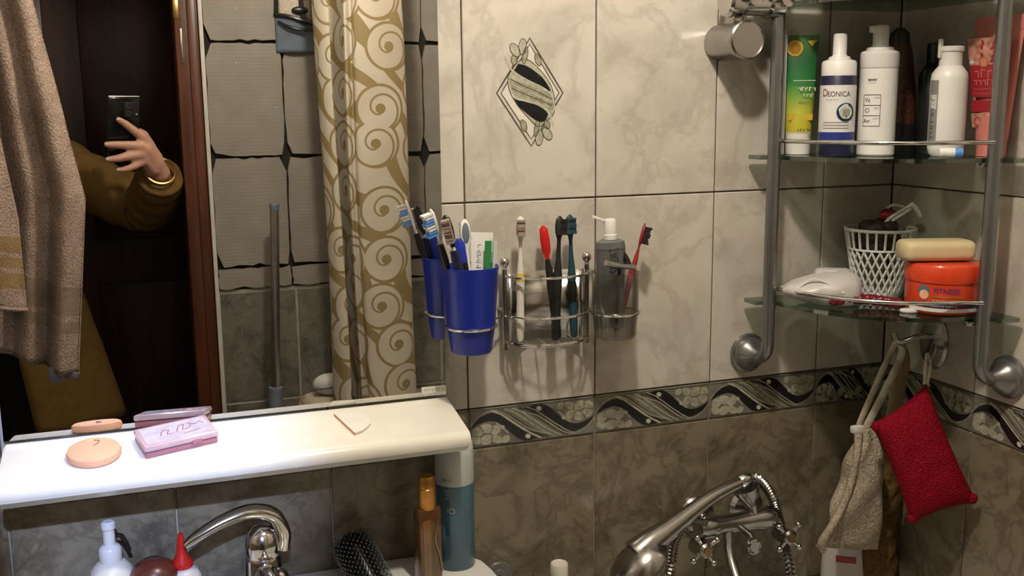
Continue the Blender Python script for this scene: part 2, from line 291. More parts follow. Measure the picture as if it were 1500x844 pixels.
# ------------------------------------------------------------------ mesh helpers
class MB:
    def __init__(s): s.v = []; s.f = []; s.m = []; s.mats = []; s.uv = None
    def mi(s, mat):
        if mat not in s.mats: s.mats.append(mat)
        return s.mats.index(mat)
    def add(s, vs, fs, mat=None, T=None):
        o = len(s.v); k = s.mi(mat) if mat else 0
        s.v += [tuple(T @ Vector(p)) if T is not None else tuple(p) for p in vs]
        s.f += [tuple(i + o for i in f) for f in fs]; s.m += [k] * len(fs); return s
    def box(s, c, d, mat=None, T=None, bev=0.0, seg=2):
        bm = bmesh.new(); bmesh.ops.create_cube(bm, size=1)
        for v in bm.verts: v.co = Vector((v.co.x * d[0], v.co.y * d[1], v.co.z * d[2]))
        if bev: bmesh.ops.bevel(bm, geom=list(bm.edges), offset=bev, segments=seg, affect='EDGES', profile=0.5)
        bm.verts.index_update()
        vs = [v.co + Vector(c) for v in bm.verts]; fs = [[v.index for v in f.verts] for f in bm.faces]; bm.free()
        return s.add(vs, fs, mat, T)
    def lathe(s, prof, mat=None, T=None, seg=32, a0=0.0, a1=2 * PI, sx=1.0, sy=1.0, cap=True):
        full = abs(a1 - a0 - 2 * PI) < 1e-6; n = seg if full else seg + 1; vs = []; fs = []
        for r, z in prof:
            for i in range(n):
                a = a0 + (a1 - a0) * i / seg; vs.append((r * math.cos(a) * sx, r * math.sin(a) * sy, z))
        for j in range(len(prof) - 1):
            for i in range(seg):
                i2 = (i + 1) % n; fs.append((j * n + i, j * n + i2, (j + 1) * n + i2, (j + 1) * n + i))
        if cap and full:
            if prof[0][0] > 1e-5: fs.append(tuple(reversed(range(n))))
            if prof[-1][0] > 1e-5: fs.append(tuple((len(prof) - 1) * n + i for i in range(n)))
        return s.add(vs, fs, mat, T)
    def tube(s, pts, r, mat=None, T=None, seg=12, closed=False, flat=1.0, up=None, cap=True):
        pts = [Vector(p) for p in pts]; n = len(pts); rs = r if isinstance(r, (list, tuple)) else [r] * n; vs = []; fs = []
        prev = Vector(up) if up else None
        for i, p in enumerate(pts):
            if closed: t = pts[(i + 1) % n] - pts[i - 1]
            else: t = pts[min(i + 1, n - 1)] - pts[max(i - 1, 0)]
            t.normalize()
            if prev is None: prev = Vector((0, 0, 1)) if abs(t.z) < 0.9 else Vector((0, 1, 0))
            a = prev - t * prev.dot(t)
            if a.length < 1e-6: a = t.orthogonal()
            a.normalize(); prev = a; bb = t.cross(a)
            for k in range(seg):
                an = 2 * PI * k / seg; vs.append(p + (a * math.cos(an) * flat + bb * math.sin(an)) * rs[i])
        for i in range(n if closed else n - 1):
            j = (i + 1) % n
            for k in range(seg):
                k2 = (k + 1) % seg; fs.append((i * seg + k, i * seg + k2, j * seg + k2, j * seg + k))
        if not closed and cap: fs.append(tuple(reversed(range(seg)))); fs.append(tuple((n - 1) * seg + k for k in range(seg)))
        return s.add(vs, fs, mat, T)
    def sphere(s, c, r, mat=None, T=None, seg=16, rings=10):
        rr = r if isinstance(r, (tuple, list)) else (r, r, r); prof = [(max(1e-6, math.sin(PI * i / rings)), -math.cos(PI * i / rings)) for i in range(rings + 1)]
        M = Matrix.Translation(Vector(c)) @ Matrix.Diagonal((*rr, 1))
        return s.lathe(prof, mat, (T @ M) if T is not None else M, seg, cap=False)
    def grid(s, fn, nu, nv, mat=None, T=None, closed_u=False):
        vs = [fn(i / (nu if closed_u else nu - 1), j / (nv - 1)) for j in range(nv) for i in range(nu)]; fs = []
        for j in range(nv - 1):
            for i in range(nu if closed_u else nu - 1):
                i2 = (i + 1) % nu; fs.append((j * nu + i, j * nu + i2, (j + 1) * nu + i2, (j + 1) * nu + i))
        return s.add(vs, fs, mat, T)
    def prism(s, poly, d, mat=None, T=None):      # polygon in x-z, extruded along y from 0 to d
        n = len(poly); vs = [(x, 0, z) for x, z in poly] + [(x, d, z) for x, z in poly]
        fs = [tuple(range(n)), tuple(reversed(range(n, 2 * n)))] + [(i, i + n, (i + 1) % n + n, (i + 1) % n) for i in range(n)]
        return s.add(vs, fs, mat, T)
    def build(s, name, mat=None, parent=None, smooth=35, loc=None, uv=None, fix=True):
        me = bpy.data.meshes.new(name); me.from_pydata([tuple(v) for v in s.v], [], s.f)
        for mt in (s.mats if s.mats else []): me.materials.append(mt)
        if mat and not s.mats: me.materials.append(mat)
        if s.mats: me.polygons.foreach_set('material_index', s.m)
        if fix:
            bm = bmesh.new(); bm.from_mesh(me); bmesh.ops.recalc_face_normals(bm, faces=bm.faces); bm.to_mesh(me); bm.free()
        if smooth:
            me.shade_smooth(); me.set_sharp_from_angle(angle=math.radians(smooth))
        me.update()
        o = bpy.data.objects.new(name, me); COL.objects.link(o)
        if parent: o.parent = parent
        if loc: o.location = loc
        return o
def tag(o, label=None, cat=None, group=None, kind=None):
    if label: o['label'] = label
    if cat: o['category'] = cat
    if group: o['group'] = group
    if kind: o['kind'] = kind
    return o
def thing(name, label, cat, loc=(0, 0, 0), rot=None, group=None):
    o = bpy.data.objects.new(name, None); COL.objects.link(o); o.location = loc; o.empty_display_size = 0.03
    if rot is not None:
        if isinstance(rot, Quaternion): o.rotation_mode = 'QUATERNION'; o.rotation_quaternion = rot
        else: o.rotation_euler = rot
    return tag(o, label, cat, group)
def RX(a): return Matrix.Rotation(a, 4, 'X')
def RY(a): return Matrix.Rotation(a, 4, 'Y')
def RZ(a): return Matrix.Rotation(a, 4, 'Z')
def TR(*p): return Matrix.Translation(Vector(p))
def spline(pts, n=8, closed=False):
    P = [Vector(p) for p in pts]; out = []; L = len(P)
    for i in range(L if closed else L - 1):
        g = (lambda k: P[k % L]) if closed else (lambda k: P[max(0, min(L - 1, k))])
        p0, p1, p2, p3 = g(i - 1), g(i), g(i + 1), g(i + 2)
        for j in range(n):
            t = j / n; out.append(0.5 * ((2 * p1) + (p2 - p0) * t + (2 * p0 - 5 * p1 + 4 * p2 - p3) * t * t + (3 * p1 - p0 - 3 * p2 + p3) * t ** 3))
    if not closed: out.append(P[-1])
    return out
def text_geo(txt, size):
    cu = bpy.data.curves.new('lettering', 'FONT'); cu.body = txt; cu.size = size; cu.align_x = 'CENTER'; cu.align_y = 'CENTER'
    o = bpy.data.objects.new('lettering', cu); COL.objects.link(o); bpy.context.view_layer.update()
    me = bpy.data.meshes.new_from_object(o.evaluated_get(bpy.context.evaluated_depsgraph_get()))
    vs = [v.co.copy() for v in me.vertices]; fs = [list(p.vertices) for p in me.polygons]
    bpy.data.objects.remove(o); bpy.data.curves.remove(cu); bpy.data.meshes.remove(me)
    return vs, fs
def text_flat(mb, txt, size, mat, T, sx=1.0):        # lettering in x-z plane facing -y
    vs, fs = text_geo(txt, size); mb.add([(v.x * sx, 0, v.y) for v in vs], fs, mat, T)
def text_cyl(mb, txt, size, mat, r, ac, z, rot90=False, sx=1.0):   # lettering wrapped on a cylinder round z; ac = facing angle
    vs, fs = text_geo(txt, size); out = []
    for v in vs:
        x, y = (v.x * sx, v.y) if not rot90 else (-v.y, v.x * sx)
        a = ac + x / r; out.append((r * math.cos(a), r * math.sin(a), z + y))
    mb.add(out, fs, mat)
def cyl_patch(mb, r, ac, half, z0, z1, mat, seg=12):
    mb.lathe([(r, z0), (r, z1)], mat, None, seg, ac - half, ac + half, cap=False)
def ribbon(mb, pts, wd, y, mat, T=None, closed=False):
    P = [Vector((p[0], p[1])) for p in pts]; n = len(P); vs = []; fs = []
    for i in range(n):
        t = (P[(i + 1) % n] - P[i - 1]) if closed else (P[min(i + 1, n - 1)] - P[max(0, i - 1)])
        t.normalize(); nn = Vector((-t.y, t.x)) * wd / 2; a = P[i] + nn; c = P[i] - nn; vs += [(a.x, y, a.y), (c.x, y, c.y)]
    for i in range(n if closed else n - 1):
        j = (i + 1) % n; fs.append((2 * i, 2 * i + 1, 2 * j + 1, 2 * j))
    mb.add(vs, fs, mat, T)
def patch(mb, pts, y, mat, T=None):
    mb.add([(p[0], y, p[1]) for p in pts], [tuple(range(len(pts)))], mat, T)
def ell(cx, cz, rx, rz, rot=0, n=14):
    return [(cx + rx * math.cos(a) * math.cos(rot) - rz * math.sin(a) * math.sin(rot), cz + rx * math.cos(a) * math.sin(rot) + rz * math.sin(a) * math.cos(rot)) for a in [2 * PI * i / n for i in range(n)]]
def scrib(n, wd, ht, seed=0):        # strokes of print too small to read
    rg = random.Random(seed); out = []
    for i in range(n):
        x = (i + .5) / n * wd - wd / 2; d = wd / n * .55; k = rg.randrange(3)
        out.append([(x - d / 2, -ht / 2), (x - d / 2, ht * rg.uniform(.1, .5)), (x + d / 2, ht * rg.uniform(-.2, .4))] if k else [(x - d / 2, ht * .2), (x + d / 2, ht * .2), (x + d / 2, -ht / 2)])
    return out
def scrib_flat(mb, n, wd, ht, lw, mat, T, seed=0):
    for s in scrib(n, wd, ht, seed): ribbon(mb, s, lw, 0, mat, T)
def scrib_cyl(mb, n, wd, ht, lw, mat, r, ac, z, rot90=False, seed=0):
    q = MB()
    for s in scrib(n, wd, ht, seed): ribbon(q, s, lw, 0, mat)
    out = []
    for x, _, y in q.v:
        if rot90: x, y = -y, x
        a = ac + x / r; out.append((r * math.cos(a), r * math.sin(a), z + y))
    mb.add(out, q.f, mat)
def link_copy(o, parent, loc=None):
    c = o.copy(); COL.objects.link(c); c.parent = parent
    if loc is not None: c.location = loc
    return c

# ------------------------------------------------------------------ room shell
XC = 1.142; XL = -0.62; YF = -1.42; ZT = 2.30
def shell(name, c, d, mat):
    o = MB().box(c, d).build(name, mat, smooth=0); return tag(o, kind='structure')
GB = 0.003
wall_back = shell('wall_back', ((XC + XL) / 2, 0.05 + GB, ZT / 2), (XC - XL + 0.2, 0.1, ZT), M_GROUT)
wall_right = shell('wall_right', (XC + GB + 0.05, YF / 2 - 0.05, ZT / 2), (0.1, -YF + 0.1, ZT), M_GROUT)
wall_left = shell('wall_left', (XL - 0.05 - GB, YF / 2 - 0.05, ZT / 2), (0.1, -YF + 0.1, ZT), M_GROUT)
floor = shell('floor', (0.2, -1.15, -0.05), (2.2, 2.6, 0.1), M_TILE_D)
ceiling = shell('ceiling', (0.2, -1.15, ZT + 0.05), (2.2, 2.6, 0.1), M_PLASTERW)
wall_front = shell('wall_front', ((0.116 + XC) / 2, YF - 0.06, ZT / 2), (XC - 0.116, 0.10, ZT), M_JOINT)
lintel = shell('wall_lintel', ((XL + 0.116) / 2, YF - 0.06, (2.06 + ZT) / 2), (0.116 - XL, 0.10, ZT - 2.06), M_BLOCK)
wall_hall = shell('wall_hall', (0.2, -2.40, ZT / 2), (2.2, 0.1, ZT), M_LEATHER)
hall_side = shell('wall_hall_side', (-0.86, -1.95, ZT / 2), (0.1, 0.85, ZT), M_LEATHER)

# tiles: mesh shared by size
XG = [-0.62, -0.584, -0.384, -0.184, 0.016, 0.220, 0.4205, 0.6185, 0.8145, 1.0105, 1.142]
ZG_LOW = [0.0, 0.06, 0.36, 0.66, 0.96]; ZG_UP = [1.02, 1.316, 1.612, 1.908, 2.204, 2.30]
TILE_CACHE = {}
def tile_mesh(wd, ht, mat, th=0.006, g=0.0022):
    k = (round(wd, 4), round(ht, 4), mat.name)
    if k not in TILE_CACHE:
        o = MB().box((0, 0, 0), (wd - g, th, ht - g), bev=0.0011, seg=1).build('tile', mat, smooth=0)
        TILE_CACHE[k] = o.data; bpy.data.objects.remove(o)
    return TILE_CACHE[k]
def put_tile(name, me, parent, loc, rz=0.0):
    o = bpy.data.objects.new(name, me); COL.objects.link(o); o.parent = parent; o.location = loc; o.rotation_euler = (random.uniform(-.0015, .0015), 0, rz + random.uniform(-.0015, .0015)); return o

# border motif drawn once
def border_motif(W, H):
    mb = MB(); y = -0.0035
    def S(pts): return [((u - .5) * W, (v - .5) * H) for u, v in pts]
    def flip(pts): return [(1 - u, 1 - v) for u, v in pts]
    ribbon(mb, S([(0, .955), (1, .955)]), .0012, y, M_PLINE); ribbon(mb, S([(0, .045), (1, .045)]), .0012, y, M_PLINE)
    blk_u = [(.0, .50), (.06, .72), (.14, .84), (.22, .84), (.30, .70), (.38, .50), (.46, .32), (.54, .20), (.62, .13)]
    blk_l = [(.54, .09), (.46, .06), (.40, .10), (.34, .24), (.28, .44), (.22, .60), (.14, .66), (.06, .60)]
    bu = spline([(u, v, 0) for u, v in blk_u], 4); bl = spline([(u, v, 0) for u, v in blk_l], 4)
    blk = [(p.x, p.y) for p in bu] + [(p.x, p.y) for p in bl]
    for fl in (0, 1):
        F = flip if fl else (lambda q: q)
        patch(mb, S(F(blk)), y, M_PBLACK)
        ribbon(mb, S(F([(p.x, p.y + .045) for p in bu])), .0011, y - .0001, M_PPALE)
        for (cx, cz, rx, rz, ro) in [(.06, .42, .05, .13, .4), (.13, .48, .06, .12, -.3), (.20, .42, .045, .12, .6), (.05, .22, .045, .11, -.5), (.13, .20, .05, .13, .3), (.21, .18, .05, .10, -.4), (.28, .16, .035, .09, .7)]:
            e = ell(0, 0, rx, rz * H / W, ro)
            patch(mb, [((x + (1 - cx if fl else cx) - .5) * W, (z * W + ((1 - cz if fl else cz) - .5) * H)) for x, z in e], y - .0001, M_PGREEN if fl else M_PPALE)
            ribbon(mb, [((x * .6 + (1 - cx if fl else cx) - .5) * W, (z * .6 * W + ((1 - cz if fl else cz) - .5) * H)) for x, z in e], .0007, y - .0002, M_PCREAM, closed=True)
        for cx, cz, rx in [(.255, .47, .018), (.455, .165, .022)]:
            e = ell(0, 0, rx, rx * .8, -.5)
            patch(mb, [((x + (1 - cx if fl else cx) - .5) * W, (z * W + ((1 - cz if fl else cz) - .5) * H)) for x, z in e], y - .0003, M_PCREAM)
        ribbon(mb, S(F([(.20, .60), (.235, .52), (.27, .40), (.30, .30)])), .0016, y - .0003, M_PCREAM)
    for k in range(6):
        o = (k - 2.5) * .055
        c = [(.30 + o, .92), (.38 + o, .80), (.46 + o, .60), (.54 + o, .40), (.62 + o, .22), (.70 + o, .08)]
        c = [(max(.02, min(.98, u)), v) for u, v in c]
        ribbon(mb, S(c), .0030 if k % 2 == 0 else .0018, y - .00005, [M_PPALE, M_PLINE, M_PGREEN][k % 3])
    o = mb.build('border_motif', smooth=0, fix=False); me = o.data; bpy.data.objects.remove(o); return me
MOTIF = border_motif(0.196, 0.06)

def tile_wall(parent, cols, place, low=M_TILE_D, up=M_TILE_L, off=None):
    for a, c in zip(cols[:-1], cols[1:]):
        wd = abs(c - a); mid = (a + c) / 2
        for z0, z1 in zip(ZG_LOW[:-1], ZG_LOW[1:]): put_tile('tile', tile_mesh(wd, z1 - z0, low), parent, *place(mid, (z0 + z1) / 2))
        bt = put_tile('border_tile', tile_mesh(wd, 0.06, M_BORDER), parent, *place(mid, 0.99))
        if wd > 0.1:
            mo = bpy.data.objects.new('border_motif', MOTIF); COL.objects.link(mo); mo.parent = bt; mo.scale.x = wd / 0.198
        for z0, z1 in zip(ZG_UP[:-1], ZG_UP[1:]): put_tile('tile', tile_mesh(wd, z1 - z0, up), parent, *place(mid, (z0 + z1) / 2))
tile_wall(wall_back, XG, lambda u, z: ((u, 0.003, z), 0))
tile_wall(wall_right, [0, -0.2, -0.4, -0.6, -0.8, -1.0, -1.2, -1.42], lambda u, z: ((XC + 0.003, u, z), -PI / 2))
tile_wall(wall_left, [0, -0.2, -0.4, -0.6, -0.8, -1.0, -1.2, -1.42], lambda u, z: ((XL - 0.003, u, z), PI / 2))
# the cut border tile at the corner keeps a piece of the motif
def cut_motif():
    mb = MB(); y = -0.0035
    p = [(p.x, p.y) for p in spline([(-.06, .008, 0), (-.045, .017, 0), (-.02, .019, 0), (.005, .008, 0), (.03, -.008, 0), (.055, -.018, 0)], 5)]
    q = [(p.x, p.y) for p in spline([(.03, -.021, 0), (.008, -.012, 0), (-.015, .004, 0), (-.035, .009, 0), (-.055, .004, 0)], 5)]
    patch(mb, p + q, y, M_PBLACK)
    for k in range(4): ribbon(mb, [(-.01 + k * .012, .024), (.01 + k * .012, .008), (.035 + k * .008, -.012)], .002, y, [M_PPALE, M_PLINE][k % 2])
    for i in range(5): patch(mb, ell(-.05 + i * .017, -.012 - (i % 2) * .006, .008, .006, i), y - .0001, M_PGREEN)
    ribbon(mb, [(-.064, .027), (.064, .027)], .0012, y, M_PLINE); ribbon(mb, [(-.064, -.027), (.064, -.027)], .0012, y, M_PLINE)
    return mb.build('border_motif', smooth=0, fix=False)
for o in list(wall_back.children):
    if o.name.startswith('border_tile') and abs(o.location.x - (1.0105 + 1.142) / 2) < .01:
        c = cut_motif(); c.parent = o

# diamond decor on one wall tile
def diamond():
    mb = MB(); k = 0.000237
    def S(pts): return [((x - 450) * k, (403 - z) * k) for x, z in pts]
    def sm(pts, n=5): return [(p.x, p.y) for p in spline([(a, c, 0) for a, c in pts], n)]
    out = [(450, 92), (657, 405), (455, 713), (243, 405)]; inn = [(450, 128), (632, 405), (455, 672), (270, 405)]
    patch(mb, S(inn), 0, M_PINNER)
    def loop(P, wd): 
        Q = []
        for i in range(4):
            a, c = P[i], P[(i + 1) % 4]; Q += [(a[0] + (c[0] - a[0]) * t / 6, a[1] + (c[1] - a[1]) * t / 6) for t in range(6)]
        ribbon(mb, S(Q), wd, -.0001, M_PLINE, closed=True)
    loop(out, .0022); loop(inn, .0016)
    lens = sm([(372, 225), (440, 215), (515, 275), (575, 350), (602, 430), (600, 520), (560, 560), (500, 600), (430, 540), (360, 460), (318, 380), (312, 310)], 4)
    patch(mb, S(lens), -.0002, M_PPALE); ribbon(mb, S(lens), .0012, -.0003, M_PLINE, closed=True)
    for cx, cz, rx, rz, ro in [(405, 140, 24, 46, -.1), (358, 160, 26, 42, .6), (352, 218, 18, 28, .3), (420, 190, 16, 50, -.2), (505, 665, 24, 46, -.1), (556, 642, 26, 42, .6), (555, 588, 18, 28, .3), (490, 610, 16, 50, -.2), (500, 215, 18, 36, .35), (408, 592, 18, 36, .35)]:
        e = [(cx + x, cz + z) for x, z in ell(0, 0, rx, rz, -ro)]
        patch(mb, S(e), -.0003, M_PGREEN if rx < 20 else M_PPALE); ribbon(mb, S(e), .0011, -.0004, M_PLINE, closed=True)
    b1 = sm([(378, 237), (440, 255), (520, 310), (560, 358), (576, 395), (520, 375), (440, 330), (385, 300), (350, 275)])
    b2 = sm([(345, 430), (400, 450), (480, 470), (550, 510), (562, 530), (535, 570), (490, 565), (430, 525), (375, 480)])
    patch(mb, S(b1), -.0005, M_PBLACK); patch(mb, S(b2), -.0005, M_PBLACK)
    gm = sm([(312, 318), (400, 345), (500, 378), (580, 412), (598, 470), (585, 500), (480, 460), (400, 430), (345, 410)])
    patch(mb, S(gm), -.0004, M_PGREEN)
    for d in range(4):
        ribbon(mb, S(sm([(330 + d * 3, 325 + d * 26), (400, 360 + d * 22), (490, 395 + d * 22), (585, 440 + d * 18)])), .0011, -.0006, [M_PLINE, M_PCREAM][d % 2])
    ribbon(mb, S(sm([(295, 188), (315, 240), (350, 285), (440, 335), (530, 375), (590, 425), (605, 510)])), .002, -.0006, M_PCREAM)
    ribbon(mb, S(sm([(318, 330), (345, 425), (420, 450), (520, 480), (570, 530), (598, 600)])), .002, -.0006, M_PCREAM)
    return mb.build('diamond_motif', smooth=0, fix=False)
for o in wall_back.children:
    if abs(o.location.x - 0.5195) < .01 and abs(o.location.z - 1.464) < .02:
        dm = diamond(); dm.parent = o; dm.location = (0.518 - 0.5195, -0.0032, 1.465 - 1.464)
        tag(dm, 'black and olive ribbon emblem inside a double diamond outline')

# front wall: tiles below, rough grey blocks above
fx = [0.176, 0.376, 0.576, 0.776, 0.976, XC]
for a, c in zip(fx[:-1], fx[1:]):
    for z0, z1 in zip([0.07, 0.37, 0.67], [0.37, 0.67, 0.97]):
        put_tile('tile', tile_mesh(c - a, z1 - z0, M_TILE_F, g=0.0065), wall_front, ((a + c) / 2, YF - 0.005, (z0 + z1) / 2), PI)
gb = MB().box(((0.176 + XC) / 2, YF - 0.0085, 0.52), (XC - 0.176, 0.009, 0.912)).build('tile_grout', M_GROUTP, wall_front, smooth=0)
def rough_block(x0, x1, z0, z1):
    P = []; n = 9; cut = 0.014 if z1 - z0 > .1 else .004
    def jit(s=.0034): return random.gauss(0, s)
    def cutd(): return cut * random.uniform(.35, 1.3)
    c = [cutd() for _ in range(8)]
    for i in range(n + 1): P.append((x0 + c[0] + (x1 - x0 - c[0] - c[1]) * i / n, z0 + .002 + abs(jit())))
    for i in range(1, n): P.append((x1 - .0006 - abs(jit(.0016)), z0 + c[2] + (z1 - z0 - c[2] - c[3]) * i / n))
    for i in range(n + 1): P.append((x1 - c[4] - (x1 - x0 - c[4] - c[5]) * i / n, z1 - .002 - abs(jit())))
    for i in range(1, n): P.append((x0 + .0006 + abs(jit(.0016)), z1 - c[6] - (z1 - z0 - c[6] - c[7]) * i / n))
    cx, cz = (x0 + x1) / 2, (z0 + z1) / 2
    o = MB().prism([(x - cx, z - cz) for x, z in P], 0.03).build('block', M_BLOCK, wall_front, smooth=0); o.location = (cx, YF - 0.028, cz)
bx = [0.176, 0.366, 0.738, XC]; bz = [0.975, 1.035, 1.322, 1.612, 1.90, 2.19, 2.30]
for a, c in zip(bx[:-1], bx[1:]):
    for z0, z1 in zip(bz[:-1], bz[1:]): rough_block(a, c, z0, z1)
tag(MB().box((0.171, YF - 0.03, 1.03), (0.010, 0.08, 2.06), bev=.002).build('trim_1', M_PLASTERW, smooth=0), kind='structure')
cs = MB(); cs.box((0.137, YF - 0.035, 1.03), (0.058, 0.07, 2.06), bev=.004); cs.box((0.118, YF - 0.10, 1.03), (0.02, 0.10, 2.06), bev=.003); cs.box((0.150, YF + 0.002, 1.03), (0.022, 0.008, 2.06), bev=.003)
trim_2 = tag(cs.build('trim_2', M_CASING), kind='structure')
MB().box((0.114, YF - 0.004, 1.69), (0.014, 0.012, 0.05), bev=.002).build('hinge', M_BRASS, trim_2)
MB().box((0.1225, YF + 0.001, 1.60), (0.006, 0.006, 0.085), bev=.001).build('strike_plate', M_CHROME, trim_2)
door = MB(); door.box((-0.2, -2.30, 1.02), (1.05, 0.04, 2.04), bev=.004)
door_1 = tag(door.build('door_1', M_WOOD), kind='structure')
for x, z, wd, ht in [(-.42, 1.45, .34, .85), (.02, 1.45, .34, .85), (-.42, .5, .34, .75), (.02, .5, .34, .75)]:
    MB().box((x, -2.276, z), (wd, 0.012, ht), bev=.005).build('door_panel', M_WOOD, door_1)

# ------------------------------------------------------------------ mirror and its shelf
YM = -0.012
mir = thing('wall_mirror', 'large frameless wall mirror above the ivory shelf', 'mirror', (0.103, 0, 1.049))
MB().box((0, -0.0045, 0.375), (0.556, 0.0085, 0.745)).build('backing_board', M_BROWNP, mir, smooth=0)
MB().box((0, -0.0103, 0.376), (0.562, 0.0034, 0.750)).build('mirror_glass', M_MIRROR, mir, smooth=0)
st = MB(); st.box((0.263, -0.0125, 0.010), (0.034, 0.0006, 0.009), M_SHELFW)
scrib_flat(st, 9, 0.026, 0.004, 0.0007, M_INKG, TR(0.263, -0.0130, 0.010))
tag(st.build('maker_sticker', None, mir, smooth=0), 'small cream sticker on the lower right mirror corner')

def shelf_prof():
    # (y, z) outline, sloping towards the room with a rounded lip
    pts = [(-0.013, 1.046)]
    for i in range(1, 6): t = i / 5; pts.append((-0.013 - 0.096 * t, 1.046 - 0.0185 * t))
    for i in range(1, 9):
        a = PI / 2 + PI * 0.62 * i / 8; pts.append((-0.109 + 0.0135 * math.cos(a), 1.0140 + 0.0135 * math.sin(a)))
    pts += [(-0.108, 0.9985), (-0.060, 1.0150), (-0.013, 1.028)]
    return pts
sp = shelf_prof(); x0, x1 = -0.178, 0.386
mb = MB(); n = len(sp); xs = [x0, x0 + .003, x1 - .003, x1]; vs = []
for k, x in enumerate(xs):
    ins = .0025 if k in (0, 3) else 0
    cy = sum(p[0] for p in sp) / n; cz = sum(p[1] for p in sp) / n
    vs += [(x, cy + (p[0] - cy) * (1 - ins / .05), cz + (p[1] - cz) * (1 - ins / .02)) for p in sp]
fs = [tuple(range(n)), tuple(reversed(range(3 * n, 4 * n)))]
for k in range(3): fs += [(k * n + i, k * n + (i + 1) % n, (k + 1) * n + (i + 1) % n, (k + 1) * n + i) for i in range(n)]
mb.add(vs, fs)
sh = thing('mirror_shelf', 'long ivory plastic ledge with a rounded lip under the wall mirror', 'shelf')
mb.build('shelf_board', M_SHELFW, sh, smooth=30)
for x in (-0.12, 0.33): MB().box((x, -0.0065, 1.034), (0.05, 0.013, 0.02), bev=.003).build('bracket', M_SHELFW, sh)
SL = -math.atan(0.0185 / 0.096)   # slope of the ledge (rotation about x)
def on_shelf(y): return 1.046 + (y + 0.013) * 0.193
SLOPE = RX(math.atan(0.193))
def shelf_rot(rz): return (SLOPE @ RZ(rz)).to_euler()

puff = thing('makeup_puff', 'round peach makeup sponge lying on the ivory ledge', 'makeup sponge', (-0.074, -0.066, on_shelf(-0.066)), shelf_rot(0))
MB().lathe([(0.001, 0.0), (0.0285, 0.0), (0.0308, 0.002), (0.0312, 0.006), (0.0300, 0.0095), (0.027, 0.0112), (0.001, 0.0115)], None, None, 40).build('sponge', M_PEACH, puff)
MB().tube(spline([(0.000, 0.006, .0118), (0.004, 0.010, .0118), (0.006, 0.017, .0117), (0.000, 0.019, 0.0117)], 4), .0009, seg=6).build('smudge', M_BROWNB, puff)

cmpc = thing('powder_compact', 'pink rectangular makeup palette with lilac lid beside the peach sponge', 'makeup palette', (0.0215, -0.054, on_shelf(-0.054)), shelf_rot(math.radians(14)))
MB().box((0, 0, 0.004), (0.089, 0.051, 0.008), bev=.0025).build('base', M_PINKD, cmpc)
lid = MB().box((0, 0, 0.0125), (0.091, 0.053, 0.008), bev=.003).build('lid', M_PINKC, cmpc)
pr = MB(); T = TR(0, 0, 0.0167)
pr.add([(-.040, -.021, .0167), (.040, -.021, .0167), (.040, .021, .0167), (-.040, .021, .0167)], [(0, 1, 2, 3)], M_LILAC)
for pts in ([(-.02, -.006), (-.016, .004), (-.008, .004), (-.012, -.005), (-.004, -.006)], [(.0, -.004), (.006, .009), (.012, .010), (.008, -.002), (.016, .0), (.02, .006)], [(.018, .012), (.026, .006), (.032, .010), (.036, .004)], [(.006, -.012), (.018, -.011), (.028, -.009)]):
    p = spline([(a, c, .0168) for a, c in pts], 5); pr.tube(p, .0007, M_PINKD, seg=5)
tag(pr.build('lid_print', None, lid), 'lilac lid inlay with pink script scrolls')
MB().box((0.018, -0.0265, 0.009), (0.012, 0.003, 0.006), bev=.001).build('latch', M_PINKD, cmpc)

hs = thing('sponge_wedge', 'flat white half round makeup sponge lying alone on the ledge', 'makeup sponge', (0.243, -0.060, on_shelf(-0.060)), shelf_rot(math.radians(0)))
P = [(-0.020, 0.029), (-0.004, -0.030), (0.006, -0.026)] + [(p.x, p.y) for p in spline([(0.010, -0.022, 0), (0.021, -0.008, 0), (0.020, 0.010, 0), (0.008, 0.024, 0), (-0.008, 0.030, 0)], 5)]
mb = MB().prism(P, 0.0035, None, RX(-PI / 2)); mb.v = [(x, -y, z + 0.0035) for x, y, z in mb.v]; mb.v = [(x, -y, z) for x, y, z in mb.v]
hso = mb.build('sponge', M_WHITE, hs, smooth=30)
MB().prism([(-0.0202, 0.029), (-0.0042, -0.0302), (-0.0030, -0.030), (-0.0190, 0.029)], 0.0032, None, TR(0, 0, 0.0034) @ RX(-PI / 2) ).build('cut_edge', M_PEACH, hs, smooth=0)

# ------------------------------------------------------------------ toothbrush rack
hold = thing('toothbrush_rack', 'chrome wire toothbrush rack with two cup rings on the beige tiles', 'toothbrush holder', (0.532, 0, 1.118))
def hp(x, y, z): return (x - 0.532, y, z - 1.118)
def bow(z, cx=.532, rx=.0625, y0=-.022, ry=.047, n=24):
    return [hp(cx - rx * math.cos(PI * i / n), y0 - ry * math.sin(PI * i / n), z) for i in range(n + 1)]
for z in (1.214, 1.158, 1.121): MB().tube(bow(z), .0019, seg=8).build('wire_bow', M_CHROME, hold)
MB().tube(bow(1.117, rx=.056, ry=.040), .0016, seg=8).build('wire_bow', M_CHROME, hold)
for k in range(4):
    x = .497 + k * .0235; yy = -.022 - .040 * math.sqrt(max(0, 1 - ((x - .532) / .0565) ** 2))
    MB().tube([hp(x, -.014, 1.1185), hp(x, yy, 1.1185)], .0014, seg=8).build('floor_wire', M_CHROME, hold)
for x in (.4695, .5945):
    po = MB(); po.tube([hp(x, -.022, 1.108), hp(x, -.022, 1.224)], .0036, seg=12).build('post', M_CHROME2, hold)
    MB().lathe([(.0001, 0), (.004, .001), (.003, .004), (.0062, .008), (.0070, .0115), (.0058, .0155), (.003, .0178), (.0001, .0185)], None, TR(*hp(x, -.022, 1.222)), 16).build('ball_finial', M_CHROME, hold)
    MB().tube([hp(x, -.022, 1.165), hp(x, 0, 1.165)], .004, seg=10).build('wall_stud', M_CHROME2, hold)
